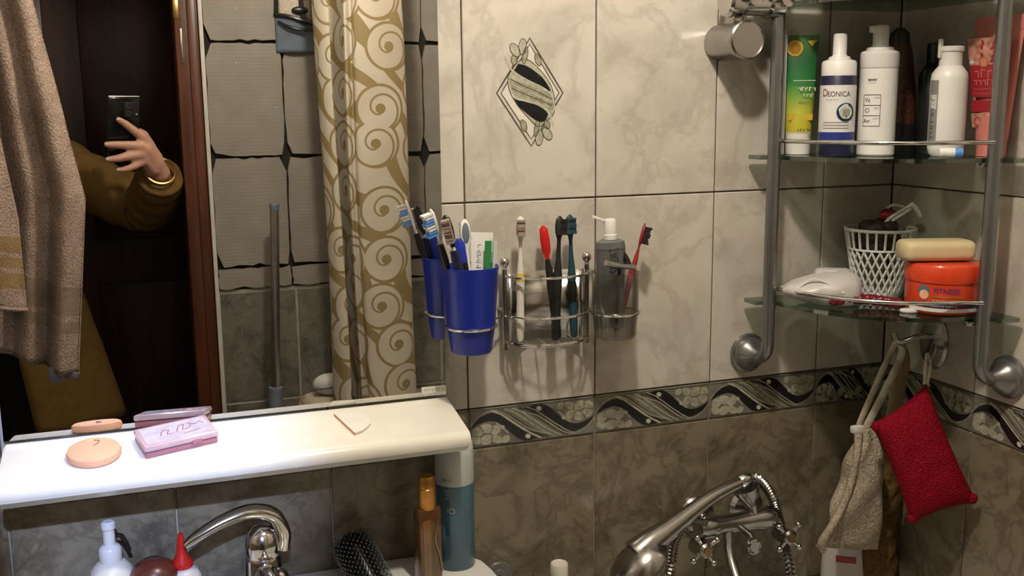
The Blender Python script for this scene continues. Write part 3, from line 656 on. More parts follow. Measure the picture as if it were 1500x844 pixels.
pl = MB(); pl.grid(lambda u, v: hp(.476 + .112 * u, -.020 + 0.015 * math.sin(PI * u), 1.116 + .100 * v), 24, 2)
plo = pl.build('back_plate', M_STEEL, hold)
sd = plo.modifiers.new('thickness', 'SOLIDIFY'); sd.thickness = 0.0015
def ring(cx, cy, z, r, name='cup_ring'):
    MB().tube([hp(cx + r * math.cos(2 * PI * i / 32), cy + r * math.sin(2 * PI * i / 32), z) for i in range(32)], .0019, seg=8, closed=True).build(name, M_CHROME, hold)
ring(.407, -.062, 1.156, .0345); ring(.623, -.058, 1.158, .0345)
MB().tube([hp(.4695, -.022, 1.158), hp(.455, -.030, 1.157), hp(.436, -.041, 1.156)], .0019, seg=8).build('ring_arm', M_CHROME, hold)
MB().tube([hp(.5945, -.022, 1.158), hp(.598, -.027, 1.158), hp(.602, -.032, 1.158)], .0019, seg=8).build('ring_arm', M_CHROME, hold)

cup = thing('blue_tumbler', 'deep blue plastic tumbler hanging in the rack ring by the mirror edge', 'cup', (.407, -.062, 1.121))
MB().lathe([(.001, 0), (.0265, 0), (.0278, .002), (.0325, .035), (.0330, .037), (.0378, .112), (.0386, .114), (.0386, .117), (.0372, .117), (.0318, .036), (.0262, .004), (.001, .004)], None, None, 40).build('cup_wall', M_BLUEB, cup)
cup2 = thing('grey_tumbler', 'smoky translucent grey tumbler in the rack ring away from the mirror', 'cup', (.623, -.058, 1.122))
MB().lathe([(.001, 0), (.0285, 0), (.0300, .003), (.0330, .050), (.0335, .094), (.0325, .094), (.0318, .050), (.029, .004), (.001, .004)], None, None, 40).build('cup_wall', M_SMOKE, cup2)

def toothbrush(label, p0, p1, face, handle, head, brist, group=None, grip=None, back=None, wide=1.0, stripes=None, hl=0.027, tufth=.0105):
    p0 = Vector(p0); p1 = Vector(p1); d = p1 - p0; L = d.length; z = d.normalized(); f = Vector(face); y = (f - z * f.dot(z)).normalized(); x = y.cross(z)
    M = Matrix((x, y, z)).transposed()
    t = thing('toothbrush', label, 'toothbrush', p0, M.to_quaternion(), group)
    hd = L - hl
    prof = [(0, .0035), (.004, .0052), (.02, .0062), (.06, .0056), (.085, .0064), (.10, .0050), (.115, .0034), (hd - .008, .0026)]
    prof = [(min(a, hd - .008) if i < 7 else a, r * wide) for i, (a, r) in enumerate(prof)]
    pts = []; last = -1
    for a, r in prof:
        if a > last + .001: pts.append((a, r)); last = a
    MB().tube([(0, 0, a) for a, r in pts], [r for a, r in pts], seg=12, flat=.78, up=(0, 1, 0)).build('handle', handle, t, smooth=60)
    h = MB(); h.tube([(0, 0, hd - .010), (0, 0, hd - .004), (0, 0, hd + .003), (0, 0, hd + hl * .5), (0, 0, L - .005), (0, 0, L)], [.0027, .0036, .0062, .0070, .0058, .0015], seg=14, flat=.42, up=(0, 1, 0))
    ho = h.build('head', head, t, smooth=60)
    if back: MB().sphere((0, -.0022, hd + hl * .45), (.0050, .0016, hl * .42)).build('tongue_pad', back, ho)
    bb = MB()
    for j in range(8):
        for i in range(3):
            zz = hd + .002 + j * (hl - .008) / 7; xx = (i - 1) * .0036; ww = .0016
            mt = stripes[(j // 2) % len(stripes)] if stripes else brist
            hgt = tufth * (1.0 + .12 * math.cos(j * 1.7))
            bb.add([(xx - ww, .002, zz - .0013), (xx + ww, .002, zz - .0013), (xx + ww, .002, zz + .0013), (xx - ww, .002, zz + .0013), (xx - ww * 1.15, .002 + hgt, zz - .0015), (xx + ww * 1.15, .002 + hgt, zz - .0015), (xx + ww * 1.15, .002 + hgt, zz + .0015), (xx - ww * 1.15, .002 + hgt, zz + .0015)],
                   [(3, 2, 1, 0), (4, 5, 6, 7), (0, 1, 5, 4), (1, 2, 6, 5), (2, 3, 7, 6), (3, 0, 4, 7)], mt)
    bb.build('bristles', None, t, smooth=0)
    if grip:
        gmat, g0, g1 = grip; MB().tube([(0, 0, g0), (0, 0, (g0 + g1) / 2), (0, 0, g1)], [.0058 * wide, .0070 * wide, .0054 * wide], seg=12, flat=.8, up=(0, 1, 0)).build('grip', gmat, t, smooth=60)
    return t
# in the wire basket
toothbrush('white toothbrush with a yellow collar in the chrome basket', (.4855, -.040, 1.123), (.489, -.036, 1.298), (-.25, -1, 0), M_CREAMP, M_CREAMP, M_BROWNB, 'toothbrushes', grip=(M_YELLOW, .082, .096), wide=.95)
toothbrush('black toothbrush with a bright red head leaning in the chrome basket', (.541, -.044, 1.123), (.522, -.036, 1.284), (.3, 1, .1), M_BLACK, M_RED, M_WHITE, 'toothbrushes', back=M_RED, wide=1.05, hl=.040)
toothbrush('all black toothbrush upright beside the red headed one', (.533, -.053, 1.123), (.547, -.037, 1.296), (.1, -1, 0), M_BLACK, M_BLACK, M_BLACK, 'toothbrushes', wide=1.1)
toothbrush('dark teal toothbrush upright at the end of the chrome basket', (.566, -.043, 1.123), (.563, -.034, 1.297), (-.1, -1, 0), M_TEALD, M_TEALD, M_TEALD, 'toothbrushes', grip=(M_BLACK, .05, .09))
# in the blue tumbler
toothbrush('white toothbrush with blue striped bristles facing the mirror', (.404, -.055, 1.128), (.350, -.078, 1.318), (-1, -.25, .05), M_WHITE, M_WHITE, M_BRISTLE, 'toothbrushes', grip=(M_BLACK, .105, .15), stripes=[M_BLUEL, M_LABELW], hl=.036, tufth=.012)
toothbrush('white toothbrush with worn taupe bristles in the blue tumbler', (.414, -.077, 1.128), (.3665, -.086, 1.310), (-.45, -1, 0), M_WHITE, M_BLACK, M_BROWNB, 'toothbrushes', grip=(M_NAVY, .10, .14), hl=.036, tufth=.012)
toothbrush('white toothbrush showing a grey oval tongue pad in the blue tumbler', (.409, -.062, 1.128), (.4055, -.046, 1.299), (.05, 1, 0), M_WHITE, M_WHITE, M_LABELW, 'toothbrushes', back=M_GREYP, hl=.034)
bh = thing('brush_handle', 'thick cobalt blue brush handle standing upside down in the blue tumbler', 'toothbrush', (.402, -.070, 1.127), None, 'toothbrushes')
MB().tube([(0, 0, 0), (-.004, -.001, .06), (-.008, -.001, .11), (-.0125, -.002, .143), (-.013, -.002, .150)], [.004, .005, .0082, .0078, .003], seg=14, flat=.7, up=(0, 1, 0)).build('handle', M_BLUEB, bh, smooth=60)
MB().tube([(.003, -.004, .04), (-.004, -.0055, .10), (-.006, -.006, .118)], [.003, .0048, .003], seg=10).build('rubber_grip', M_BLACK, bh, smooth=60)
def tube_flat(mb, w0, t0, w1, t1, h, mat, T=None, nv=8):
    mb.grid(lambda u, v: ((w0 + (w1 - w0) * v) / 2 * math.cos(2 * PI * u), (t0 + (t1 - t0) * v ** 1.3) / 2 * math.sin(2 * PI * u), h * v), 28, nv, mat, T, closed_u=True)
tp = thing('toothpaste_tube', 'white toothpaste tube with a green stripe in the blue tumbler', 'toothpaste', (.421, -.060, 1.127), (math.radians(-7), math.radians(5), math.radians(8)))
mb = MB(); tube_flat(mb, .026, .022, .034, .002, .148, M_LABELW); mb.box((0, 0, .150), (.034, .0018, .008), M_WHITE); mb.build('tube_body', None, tp)
MB().lathe([(.001, -.004), (.011, -.004), (.012, .004), (.001, .004)], None, None, 20).build('cap', M_WHITE, tp)
g = MB(); g.box((.002, -.0085, .118), (.0085, .0035, .050), M_GREENP, RX(math.radians(3))); g.box((.0125, -.0078, .118), (.006, .003, .050), M_PALEB, RX(math.radians(3)))
scrib_flat(g, 6, .040, .007, .0012, M_COBALT, TR(-.009, -.0098, .118) @ RY(-PI / 2)); g.build('stripe_print', None, tp, smooth=0)

# in the grey tumbler
pp = thing('toothpaste_stand_tube', 'grey printed toothpaste tube with a white flip cap in the grey tumbler', 'toothpaste', (.617, -.060, 1.135), (math.radians(2), math.radians(-2), math.radians(-10)))
mb = MB(); tube_flat(mb, .036, .004, .043, .026, .116, M_PASTE); mb.lathe([(.0215, .116), (.020, .125), (.010, .1295), (.0001, .1295)], M_PASTE, None, 28, sy=.65, cap=False); mb.build('tube_body', None, pp)
cp = MB(); cp.lathe([(.0085, .127), (.0098, .1285), (.0098, .135), (.0088, .136), (.0088, .154), (.0075, .1565), (.0001, .1565)], None, None, 24).build('cap', M_WHITE, pp)
MB().box((-.018, 0, .155), (.018, .008, .0035), None, TR(-.009, 0, .153) @ RY(math.radians(22)) @ TR(.009, 0, -.153), bev=.001).build('flip_lid', M_WHITE, pp)
lt = MB(); text_flat(lt, 'SPLAT', .0185, M_INK, TR(.002, -.0146, .101) @ RX(math.radians(-4)) @ RY(-PI / 2), .80)
tag(lt.build('tube_print', None, pp, smooth=0), 'black sideways lettering on the toothpaste tube')
toothbrush('crimson toothbrush with dark bristles leaning out of the grey tumbler', (.628, -.052, 1.128), (.676, -.044, 1.280), (1, -.5, -.2), M_DRED, M_DRED, M_BLACK, 'toothbrushes', hl=.030, tufth=.009)
rz = thing('steel_razor', 'small steel safety razor resting across the grey tumbler rim', 'razor', (.617, -.084, 1.224))
MB().tube([(-.025, -.008, .011), (.0, -.001, .004), (.027, .007, -.001)], [.0042, .0038, .0042], seg=12).build('bar', M_CHROME, rz)
MB().tube([(0, 0, .002), (.004, .012, -.030), (.006, .020, -.082)], .0028, seg=10).build('handle', M_BLACK, rz)
MB().tube([(.012, .014, .020), (.016, .013, .010), (.020, .012, .002)], [.003, .005, .004], seg=10).build('tip', M_BLACK, rz)

# ------------------------------------------------------------------ corner rack
rk = thing('corner_rack', 'grey tubular corner rack with three glass shelves fixed to both walls', 'shelf rack', (1.0, -0.1, 1.06))
def kp(p): return (p[0] - 1.0, p[1] + 0.1, p[2] - 1.06)
PL = (.879, -.056); PR = (1.086, -.265)
def arc_pts(c, a, b, n=8):   # quarter bend from c+a to c+b
    c = Vector(c); a = Vector(a); b = Vector(b); return [c + a * math.cos(PI / 2 * i / n) + b * math.sin(PI / 2 * i / n) for i in range(n + 1)]
R_ = .026
left = [(PL[0], -.004, 1.062)] + [tuple(p) for p in arc_pts((PL[0], PL[1] + R_, 1.062 + R_), (0, 0, -R_), (0, -R_, 0))] + [(PL[0], PL[1], 1.70)]
right = [(XC - .004, PR[1], 1.062)] + [tuple(p) for p in arc_pts((PR[0] + R_, PR[1], 1.062 + R_), (0, 0, -R_), (-R_, 0, 0))] + [(PR[0], PR[1], 1.70)]
for pts in (left, right): MB().tube([kp(p) for p in pts], .0098, seg=16).build('post', M_GREYMET, rk, smooth=60)
flp = [(.0001, 0), (.030, 0), (.0315, .003), (.0300, .007), (.0265, .009), (.0260, .013), (.022, .019), (.0150, .026), (.0105, .036), (.0098, .036)]
MB().lathe(flp, None, TR(*kp((PL[0], 0, 1.062))) @ RX(PI / 2), 32).build('wall_flange', M_GREYMET, rk)
MB().lathe(flp, None, TR(*kp((XC, PR[1], 1.062))) @ RY(-PI / 2), 32).build('wall_flange', M_GREYMET, rk)
def front_curve(off=0.0, n=24):
    a = Vector((.893 - off, -.076 - off * .3, 0)); d = Vector((1.066, -.252 - off, 0)); c = Vector((.930 - off, -.238 - off, 0)); out = []
    for i in range(n + 1): t = i / n; out.append(a * (1 - t) ** 2 + c * 2 * t * (1 - t) + d * t * t)
    return out
def glass(z, nm='glass_shelf'):
    poly = [(1.130, -.012), (.864, -.012), (.864, -.043), (.893, -.043)] + [(p.x, p.y) for p in front_curve()] + [(1.098, -.252), (1.098, -.286), (1.130, -.286)]
    n = len(poly); vs = [kp((x, y, z)) for x, y in poly] + [kp((x, y, z - .006)) for x, y in poly]
    fs = [tuple(range(n)), tuple(reversed(range(n, 2 * n)))] + [(i, (i + 1) % n, (i + 1) % n + n, i + n) for i in range(n)]
    MB().add(vs, fs).build(nm, M_GLASS, rk, smooth=0)
ZS = [1.152, 1.371, 1.590]
for z in ZS:
    glass(z)
    for px, py in ((PL[0] + .012, PL[1] + .012), (PR[0] - .012, PR[1] + .012)):
        MB().lathe([(.0001, -.012), (.007, -.012), (.0085, -.009), (.0085, -.0062), (.0001, -.0062)], None, TR(*kp((px, py, z))), 14).build('shelf_clip', M_CHROME2, rk)
    rail = [Vector((PL[0] + .008, PL[1] - .004, 0))] + front_curve(.003)[1:-1] + [Vector((PR[0] - .006, PR[1] - .005, 0))]
    MB().tube([kp((p.x, p.y, z + .0215)) for p in rail], .0030, seg=10).build('guard_rail', M_CHROME, rk, smooth=60)

# items on the glass
def bottle(name, label, cat, loc, rz=0.0, group=None): return thing(name, label, cat, loc, (0, 0, rz), group)
VIEW = math.atan2(-1.26, -0.97)          # bottles turn their labels towards the room
Z2 = 1.3715
b = bottle('deodorant_bottle', 'white foam bottle with a navy band and round blue badge on its label', 'bottle', (.955, -.098, Z2), 0, 'bottles on the glass shelf')
r = .0248; a = VIEW
MB().lathe([(.001, 0), (r - .001, 0), (r, .002), (r, .112), (r - .002, .116), (.001, .116)], None, None, 36).build('bottle_body', M_NAVY, b)
lb = MB(); cyl_patch(lb, r + .0004, a, PI, .0175, .0225, M_LABELW, 36); cyl_patch(lb, r + .0004, a, PI, .0225, .034, M_COBALT, 36); cyl_patch(lb, r + .0005, a, PI, .034, .100, M_LABELW, 36)
text_cyl(lb, 'EONICA', .0102, M_INK, r + .0009, a + .07, .0872, sx=.88); text_cyl(lb, 'D', .0150, M_DRED, r + .0009, a - .74, .0890, sx=.85)
scrib_cyl(lb, 9, .018, .002, .0005, M_INKG, r + .0009, a - .3, .0795)
for q_i, (rr_, mt) in enumerate(((.0135, M_BLUEL), (.0128, M_NAVY), (.0094, M_PALEB))):
    e = ell(0, 0, rr_, rr_, 0, 28); R2 = r + .0008 + q_i * .0003; lb.add([(R2 * math.cos(a + .50 + x / r), R2 * math.sin(a + .50 + x / r), .062 + z) for x, z in e], [tuple(range(28))], mt)
cyl_patch(lb, r + .0017, a + .50, .19, .0575, .0665, M_PGREEN, 4)
for z in (.047, .043, .039): cyl_patch(lb, r + .0008, a - .05, .75, z, z + .0012, M_INKG, 10)
tag(lb.build('label_print', None, b, smooth=50), 'white label with dark lettering and a blue ring badge')
MB().lathe([(.022, .112), (.0243, .1135), (.0243, .131), (.0225, .134), (.0155, .1365), (.0150, .1395), (.0108, .141), (.0096, .143), (.0096, .170), (.0080, .172), (.0001, .172)], None, None, 36).build('foam_pump_cap', M_WHITE, b)
b = bottle('foam_bottle', 'tall white foam pump bottle with a small square chart printed on it', 'bottle', (1.009, -.118, Z2), 0, 'bottles on the glass shelf')
r = .0262
MB().lathe([(.001, 0), (r - .0015, 0), (r, .002), (r, .123), (.001, .123)], None, None, 36).build('bottle_body', M_WHITE, b)
lb = MB(); scrib_cyl(lb, 6, .0135, .0040, .0012, M_INK, r + .0005, a - .35, .107, seed=3); scrib_cyl(lb, 8, .0130, .0022, .0004, M_INKG, r + .0005, a - .35, .1025, seed=4)
z0, z1, h0, h1 = .042, .086, -.80, .12
for z in (z0, z0 + .0147, z0 + .0293, z1): cyl_patch(lb, r + .0005, a + (h0 + h1) / 2, (h1 - h0) / 2, z - .0004, z + .0004, M_INK, 10)
for h in (h0, h1): cyl_patch(lb, r + .0005, a + h, .014, z0, z1, M_INK, 2)
for i, tx in enumerate(('An', 'Cl', 'Vc')):
    text_cyl(lb, tx, .0085, M_INK, r + .0006, a - .57, z0 + .0073 + i * .0147); scrib_cyl(lb, 4, .008, .0026, .0006, M_INKG, r + .0006, a - .08, z0 + .0105 + i * .0147, seed=i)
tag(lb.build('label_print', None, b, smooth=50), 'black printed chart of three squares')
pc = MB(); pc.lathe([(.0262, .1235), (.0268, .125), (.0268, .144), (.0245, .147), (.0195, .1485), (.0190, .152), (.0120, .154), (.0110, .156), (.0112, .180), (.0095, .183), (.0001, .183)], None, None, 36).build('foam_pump_cap', M_WHITE, b)
MB().box((.011 * math.cos(a - .9), .011 * math.sin(a - .9), .1775), (.014, .010, .0095), None, None, bev=.002).build('spout', M_WHITE, b)
b = bottle('cosmetic_tube', 'green and yellow printed tube with a lemon picture by the rack post', 'tube', (.934, -.036, Z2), math.radians(-28), 'bottles on the glass shelf')
mb = MB(); tube_flat(mb, .038, .030, .050, .003, .140, M_GTUBE, TR(0, 0, .030)); mb.box((0, 0, .171), (.050, .0024, .006), M_GTUBE); o = mb.build('tube_body', None, b)
MB().lathe([(.001, 0), (.0175, 0), (.018, .002), (.0185, .030), (.001, .030)], None, None, 28, sy=.85).build('cap', M_WHITE, b)
lb = MB(); T0 = TR(0, -.0058, .155) @ RX(math.radians(4))
patch(lb, ell(-.010, 0, .0115, .0115, 0, 24), 0, M_YELLOW, T0); patch(lb, ell(-.010, 0, .0088, .0088, 0, 24), -.0003, MATS['gold_cap'], T0)
for k in range(8): ribbon(lb, [(-.010, 0), (-.010 + .009 * math.cos(k * PI / 4), .009 * math.sin(k * PI / 4))], .0008, -.0006, M_YELLOW, T0)
patch(lb, [(.008, .010), (.022, .012), (.014, .002)], -.0003, M_YELLOW, T0)
tag(lb.build('lemon_print', None, b, smooth=0), 'round yellow lemon slice'); lb = MB()
T1 = TR(0, -.0145, .090) @ RX(math.radians(5)); scrib_flat(lb, 5, .026, .006, .0014, M_LABELW, T1 @ TR(.008, 0, .006), 1); scrib_flat(lb, 4, .018, .005, .0012, M_PALEB, T1 @ TR(.010, 0, -.003), 2); ribbon(lb, [(-.012, .018), (.020, .018)], .0008, 0, M_LABELW, T1)
patch(lb, [(-.016, -.040), (.018, -.040), (.018, -.031), (-.016, -.031)], -.0010, M_YELLOW, T1); scrib_flat(lb, 8, .024, .0035, .0007, M_PLINE, T1 @ TR(.008, 0, -.014), 3)
scrib_flat(lb, 5, .020, .004, .0011, M_INK, TR(.006, -.0178, .036), 5); tag(lb.build('label_print', None, b, smooth=0), 'lemon slice and pale lettering on green')
b = bottle('slim_carton', 'narrow white carton standing between rack post and green tube', 'box', (.9005, -.030, Z2), math.radians(-20), 'bottles on the glass shelf')
MB().box((0, 0, .087), (.018, .018, .174), bev=.0012).build('carton_body', M_LABELW, b)
lb = MB(); lb.box((-.001, -.0093, .078), (.005, .0006, .010), M_INK); lb.box((-.001, -.0093, .066), (.006, .0006, .008), M_GOLD); lb.build('carton_print', None, b, smooth=0)
MB().lathe([(.001, .174), (.008, .174), (.008, .182), (.001, .182)], None, None, 16).build('carton_flap', M_WHITE, b)
b = bottle('mottled_spray_bottle', 'dark brown mottled tapering bottle on a black base in the rack corner', 'bottle', (1.082, -.070, Z2), 0, 'bottles on the glass shelf')
MB().lathe([(.001, 0), (.033, 0), (.034, .003), (.034, .040), (.031, .044), (.001, .044)], None, None, 32).build('base', M_BLACK, b)
MB().lathe([(.030, .044), (.027, .09), (.021, .14), (.017, .160), (.001, .162)], None, None, 32).build('bottle_body', M_MOTTLE, b)
MB().lathe([(.016, .158), (.014, .176), (.006, .184), (.001, .185)], None, None, 24).build('cap', M_BLACK, b)
b = bottle('black_bottle', 'plain black bottle behind the white lotion bottle', 'bottle', (1.108, -.116, Z2), 0, 'bottles on the glass shelf')
MB().lathe([(.001, 0), (.019, 0), (.020, .002), (.020, .115), (.012, .128), (.010, .131), (.001, .131)], None, None, 28).build('bottle_body', M_BLACK, b)
MB().lathe([(.011, .131), (.011, .158), (.009, .160), (.001, .160)], None, None, 20).build('cap', M_BLACK, b)
b = bottle('lotion_bottle', 'rounded white lotion bottle with grey print beside the pink tube', 'bottle', (1.074, -.186, Z2), 0, 'bottles on the glass shelf')
r = .0245
MB().lathe([(.001, 0), (.019, 0), (.0225, .004), (r, .012), (r, .106), (.0235, .114), (.0185, .121), (.0160, .124), (.001, .124)], None, None, 36).build('bottle_body', M_WHITE, b)
MB().lathe([(.0155, .122), (.0150, .143), (.0172, .1445), (.0172, .1495), (.0155, .151), (.001, .151)], None, None, 30).build('cap', M_WHITE, b)
MB().box((.0165 * math.cos(VIEW - 1.1), .0165 * math.sin(VIEW - 1.1), .148), (.006, .005, .026), None, None, bev=.0015).build('nozzle', M_CREAMP, b)
lb = MB(); cyl_patch(lb, r + .0004, VIEW - 1.0, .34, .018, .105, M_INKG, 8); cyl_patch(lb, r + .0006, VIEW - .98, .26, .065, .085, M_PALEB, 6); scrib_cyl(lb, 10, .06, .008, .0012, M_INK, r + .0008, VIEW - 1.02, .052, True, 2); lb.build('label_print', None, b, smooth=50)
b = bottle('lip_balm', 'tiny white stick with a bright blue cap lying before the lotion bottle', 'lip balm', (1.050, -.222, Z2 + .0065), VIEW + PI / 2, 'bottles on the glass shelf')
MB().lathe([(.001, -.014), (.0062, -.014), (.0064, .006), (.001, .006)], None, RY(PI / 2), 16).build('stick', M_WHITE, b); MB().lathe([(.001, .006), (.0066, .006), (.0062, .016), (.001, .017)], None, RY(PI / 2), 16).build('cap', M_BLUEL, b)
b = bottle('body_cream_tube', 'large salmon pink cream tube with crimson floral label against the side wall', 'tube', (1.120, -.223, Z2), math.radians(-84), 'bottles on the glass shelf')
mb = MB(); tube_flat(mb, .048, .030, .080, .003, .150, M_PINKT, TR(0, 0, .022)); mb.box((0, 0, .180), (.080, .0026, .020), M_PINKT); mb.build('tube_body', None, b)
MB().lathe([(.001, 0), (.022, 0), (.0225, .022), (.001, .022)], None, None, 28, sy=.62).build('cap', M_PINKT, b)
lb = MB(); T1 = TR(0, -.0152, .095) @ RX(math.radians(5.2))
patch(lb, [(-.030, .030), (.030, .030), (.034, .066), (-.034, .066)], 0, M_PINKP, T1); patch(lb, [(-.027, -.014), (.027, -.014), (.029, .030), (-.029, .030)], -.0006, M_RUST, T1)
patch(lb, [(-.026, -.034), (.026, -.034), (.027, -.018), (-.027, -.018)], -.0010, M_RUST, T1); patch(lb, [(-.024, -.056), (.024, -.056), (.026, -.036), (-.026, -.036)], -.0014, M_PINKP, T1)
for zz_, hh_, nn_, sd_ in ((.019, .012, 4, 1), (.007, .009, 6, 2), (-.003, .003, 11, 3), (-.009, .0025, 12, 4)): scrib_flat(lb, nn_, .044, hh_, .0014 if hh_ > .005 else .0006, M_PINKT, T1 @ TR(-.001, -.0012, zz_), sd_)
patch(lb, ell(-.006, .034, .008, .007, 0, 18), -.0010, M_GOLD, T1); patch(lb, ell(-.006, .034, .0055, .0048, 0, 18), -.0014, M_PINKT, T1)
sprl = [(-.014 + (.002 + .0009 * i) * math.cos(i * .7), -.046 + (.002 + .0009 * i) * math.sin(i * .7)) for i in range(10)]; ribbon(lb, sprl, .0014, -.0018, M_RUST, T1)
for i in range(14): patch(lb, ell(-.026 + (i * .037) % .056, .034 + (i * .013) % .028, .004, .0022, i), -.0006, M_RUST if i % 3 else M_LABELW, T1)
tag(lb.build('label_print', None, b, smooth=0), 'crimson label with pale script and flowers')
# dark box added out of view on the topmost glass to shade the rack
b = thing('shade_box', 'dark plastic box added on the topmost glass shelf for shade', 'box', (1.004, -.134, 1.5905), (0, 0, math.radians(-45)))
MB().box((0, 0, .003), (.204, .148, .006), bev=.002).build('box_floor', M_BLACK, b)
for c, d in (((0, .072, .065), (.204, .004, .13)), ((0, -.072, .065), (.204, .004, .13)), ((.100, 0, .065), (.004, .148, .13)), ((-.100, 0, .065), (.004, .148, .13))): MB().box(c, d, bev=.001).build('box_side', M_BLACK, b)
MB().box((0, 0, .134), (.210, .154, .008), bev=.003).build('box_lid', M_BLACK, b)

# lower glass shelf
Z1 = 1.1525
bk = thing('lattice_basket', 'small white plastic lattice basket on the lower glass shelf', 'basket', (1.062, -.074, Z1))
def bR(z): return .0335 + (.0515 - .0335) * (z / .104)
MB().lathe([(.001, 0), (.033, 0), (.0345, .002), (.0350, .010), (.0335, .010), (.0325, .003), (.001, .003)], None, None, 36).build('basket_floor', M_WHITE, bk)
for z, rr_ in ((.104, .0024), (.074, .0017)): MB().tube([(bR(z) * math.cos(2 * PI * i / 40), bR(z) * math.sin(2 * PI * i / 40), z) for i in range(40)], rr_, seg=6, closed=True).build('hoop', M_WHITE, bk)
NL = 24
for s_, nm in ((1, 'lattice_strand'), (-1, 'lattice_strand')):
    for k in range(NL):
        pts = []
        for j in range(8):
            z = .008 + .066 * j / 7; aa = 2 * PI * k / NL + s_ * 2 * PI / NL * 2.6 * j / 7; pts.append((bR(z) * math.cos(aa), bR(z) * math.sin(aa), z))
        MB().tube(pts, .0017, seg=5).build(nm, M_WHITE, bk)
for k in range(NL):
    aa = 2 * PI * k / NL; pts = [(bR(.074) * math.cos(aa), bR(.074) * math.sin(aa), .074), (bR(.104) * math.cos(aa), bR(.104) * math.sin(aa), .104)]
    MB().tube(pts, .0018, seg=5).build('upright_bar', M_WHITE, bk)
dk = thing('hair_scrunchie', 'dark brown fluffy scrunchie heaped in the lattice basket', 'hair tie', (1.058, -.074, Z1 + .080))
mb = MB()
for k in range(3):
    pts = [((.026 - k * .004) * math.cos(2 * PI * i / 30 + k), (.026 - k * .004) * math.sin(2 * PI * i / 30 + k), k * .012 + .004 * math.sin(i * 1.3 + k)) for i in range(30)]
    mb.tube(pts, [.011 + .0022 * math.sin(i * 2.1) for i in range(30)], seg=8, closed=True)
mb.build('gathered_cloth', M_HAIR, dk, smooth=60)
rr = thing('pink_white_razor', 'white loop handled razor with a crimson back lying over the basket rim', 'razor', (1.085, -.080, Z1 + .118), (VIEW * 0, 0, 0))
mb = MB(); loopp = [(-.016, -.002, -.008), (-.006, -.003, .000), (.010, -.005, .009), (.020, -.006, .015), (.018, -.006, .019), (.004, -.004, .012), (-.010, -.002, .004), (-.019, -.001, -.004)]
mb.tube(spline(loopp, 4, True), .0026, seg=8, closed=True).build('loop_handle', M_WHITE, rr, smooth=60)
MB().tube([(.016, -.006, .018), (.022, -.007, .022), (.030, -.009, .014), (.037, -.011, .003)], [.003, .0045, .0045, .0035], seg=10).build('head', M_WHITE, rr, smooth=60)
MB().tube(spline([(-.016, .002, .018), (-.004, .001, .022), (.012, -.001, .018)], 4), .0024, seg=8).build('second_handle', M_WHITE, rr, smooth=60)
MB().sphere((-.008, .008, .006), (.016, .010, .010)).build('back_grip', M_DRED, rr)
tb = thing('cream_jar', 'round orange red cream jar with a blue printed label under the soap', 'jar', (1.074, -.199, Z1))
r = .0535
MB().lathe([(.001, 0), (.045, 0), (.050, .002), (.0515, .006), (.0515, .045), (.001, .045)], None, None, 44).build('jar_body', M_ORANGE, tb)
MB().lathe([(.050, .044), (.0530, .045), (r, .047), (r, .066), (.0515, .0695), (.047, .0705), (.001, .0705)], None, None, 44).build('lid', M_ORANGE, tb)
lb = MB(); a = VIEW - .12; rb = .0521
cyl_patch(lb, rb, a + .1, 1.05, .0050, .0100, M_LABELW, 16); cyl_patch(lb, rb, a + .12, 1.0, .0110, .0160, M_NAVY, 16); cyl_patch(lb, rb + .0002, a - .45, .38, .0125, .0175, M_TEALB, 8)
text_cyl(lb, 'FITNESS', .0105, M_COBALT, rb + .0003, a + .12, .0345, sx=.95); cyl_patch(lb, rb + .0002, a + .15, .42, .0255, .0275, MATS['gold_cap'], 8); scrib_cyl(lb, 10, .045, .0035, .0009, M_LABELW, rb + .0003, a + .2, .0208, seed=2); scrib_cyl(lb, 12, .036, .0022, .0006, M_LABELW, rb + .0004, a + .1, .0135, seed=6)
for cx, cz, rx, rz_, mt, oo in ((-.47, .0335, .0085, .0080, M_TEALB, .0003), (-.45, .0285, .0068, .0068, M_PEACH, .0006)):
    lb.add([((rb + oo) * math.cos(a + cx + x / rb), (rb + oo) * math.sin(a + cx + x / rb), cz + z) for x, z in ell(0, 0, rx, rz_, 0, 20)], [tuple(range(20))], mt)
tag(lb.build('label_print', None, tb, smooth=50), 'blue and white jar lettering with a small face emblem')
so = thing('soap_bar', 'ivory soap bar lying on top of the orange jar', 'soap', (1.064, -.190, Z1 + .0712), (0, 0, math.radians(-19)))
mb = MB()
def sbar(u, v):
    aa = 2 * PI * u; t = (v - .5) * 2; k = (1 - abs(t) ** 6) ** .5 if abs(t) < 1 else 0; k = .80 + .20 * k if abs(t) < .98 else .72
    c, s = math.cos(aa), math.sin(aa); q = 4; d = (abs(c) ** q + abs(s) ** q) ** (-1 / q)
    return (t * .050, c * d * .026 * k, .0150 + s * d * .0150 * k)
mb.grid(sbar, 32, 24, closed_u=True); n0 = 32
mb.f.append(tuple(reversed(range(n0)))); mb.m.append(0); mb.f.append(tuple(23 * n0 + i for i in range(n0))); mb.m.append(0)
mb.build('bar', M_SOAP, so, smooth=60)
MB().lathe([(.0085, 0), (.0095, .0006), (.0095, -.0002)], None, TR(-.0495, 0, .0150) @ RY(-PI / 2), 28, sx=.9, sy=1.9, cap=False).build('stamped_rim', M_SOAP, so)
pch = thing('bath_pouch', 'crumpled white plastic pouch lying by the rack post on the lower shelf', 'pouch', (.944, -.092, Z1), (0, 0, math.radians(-32)))
import mathutils.noise as mn
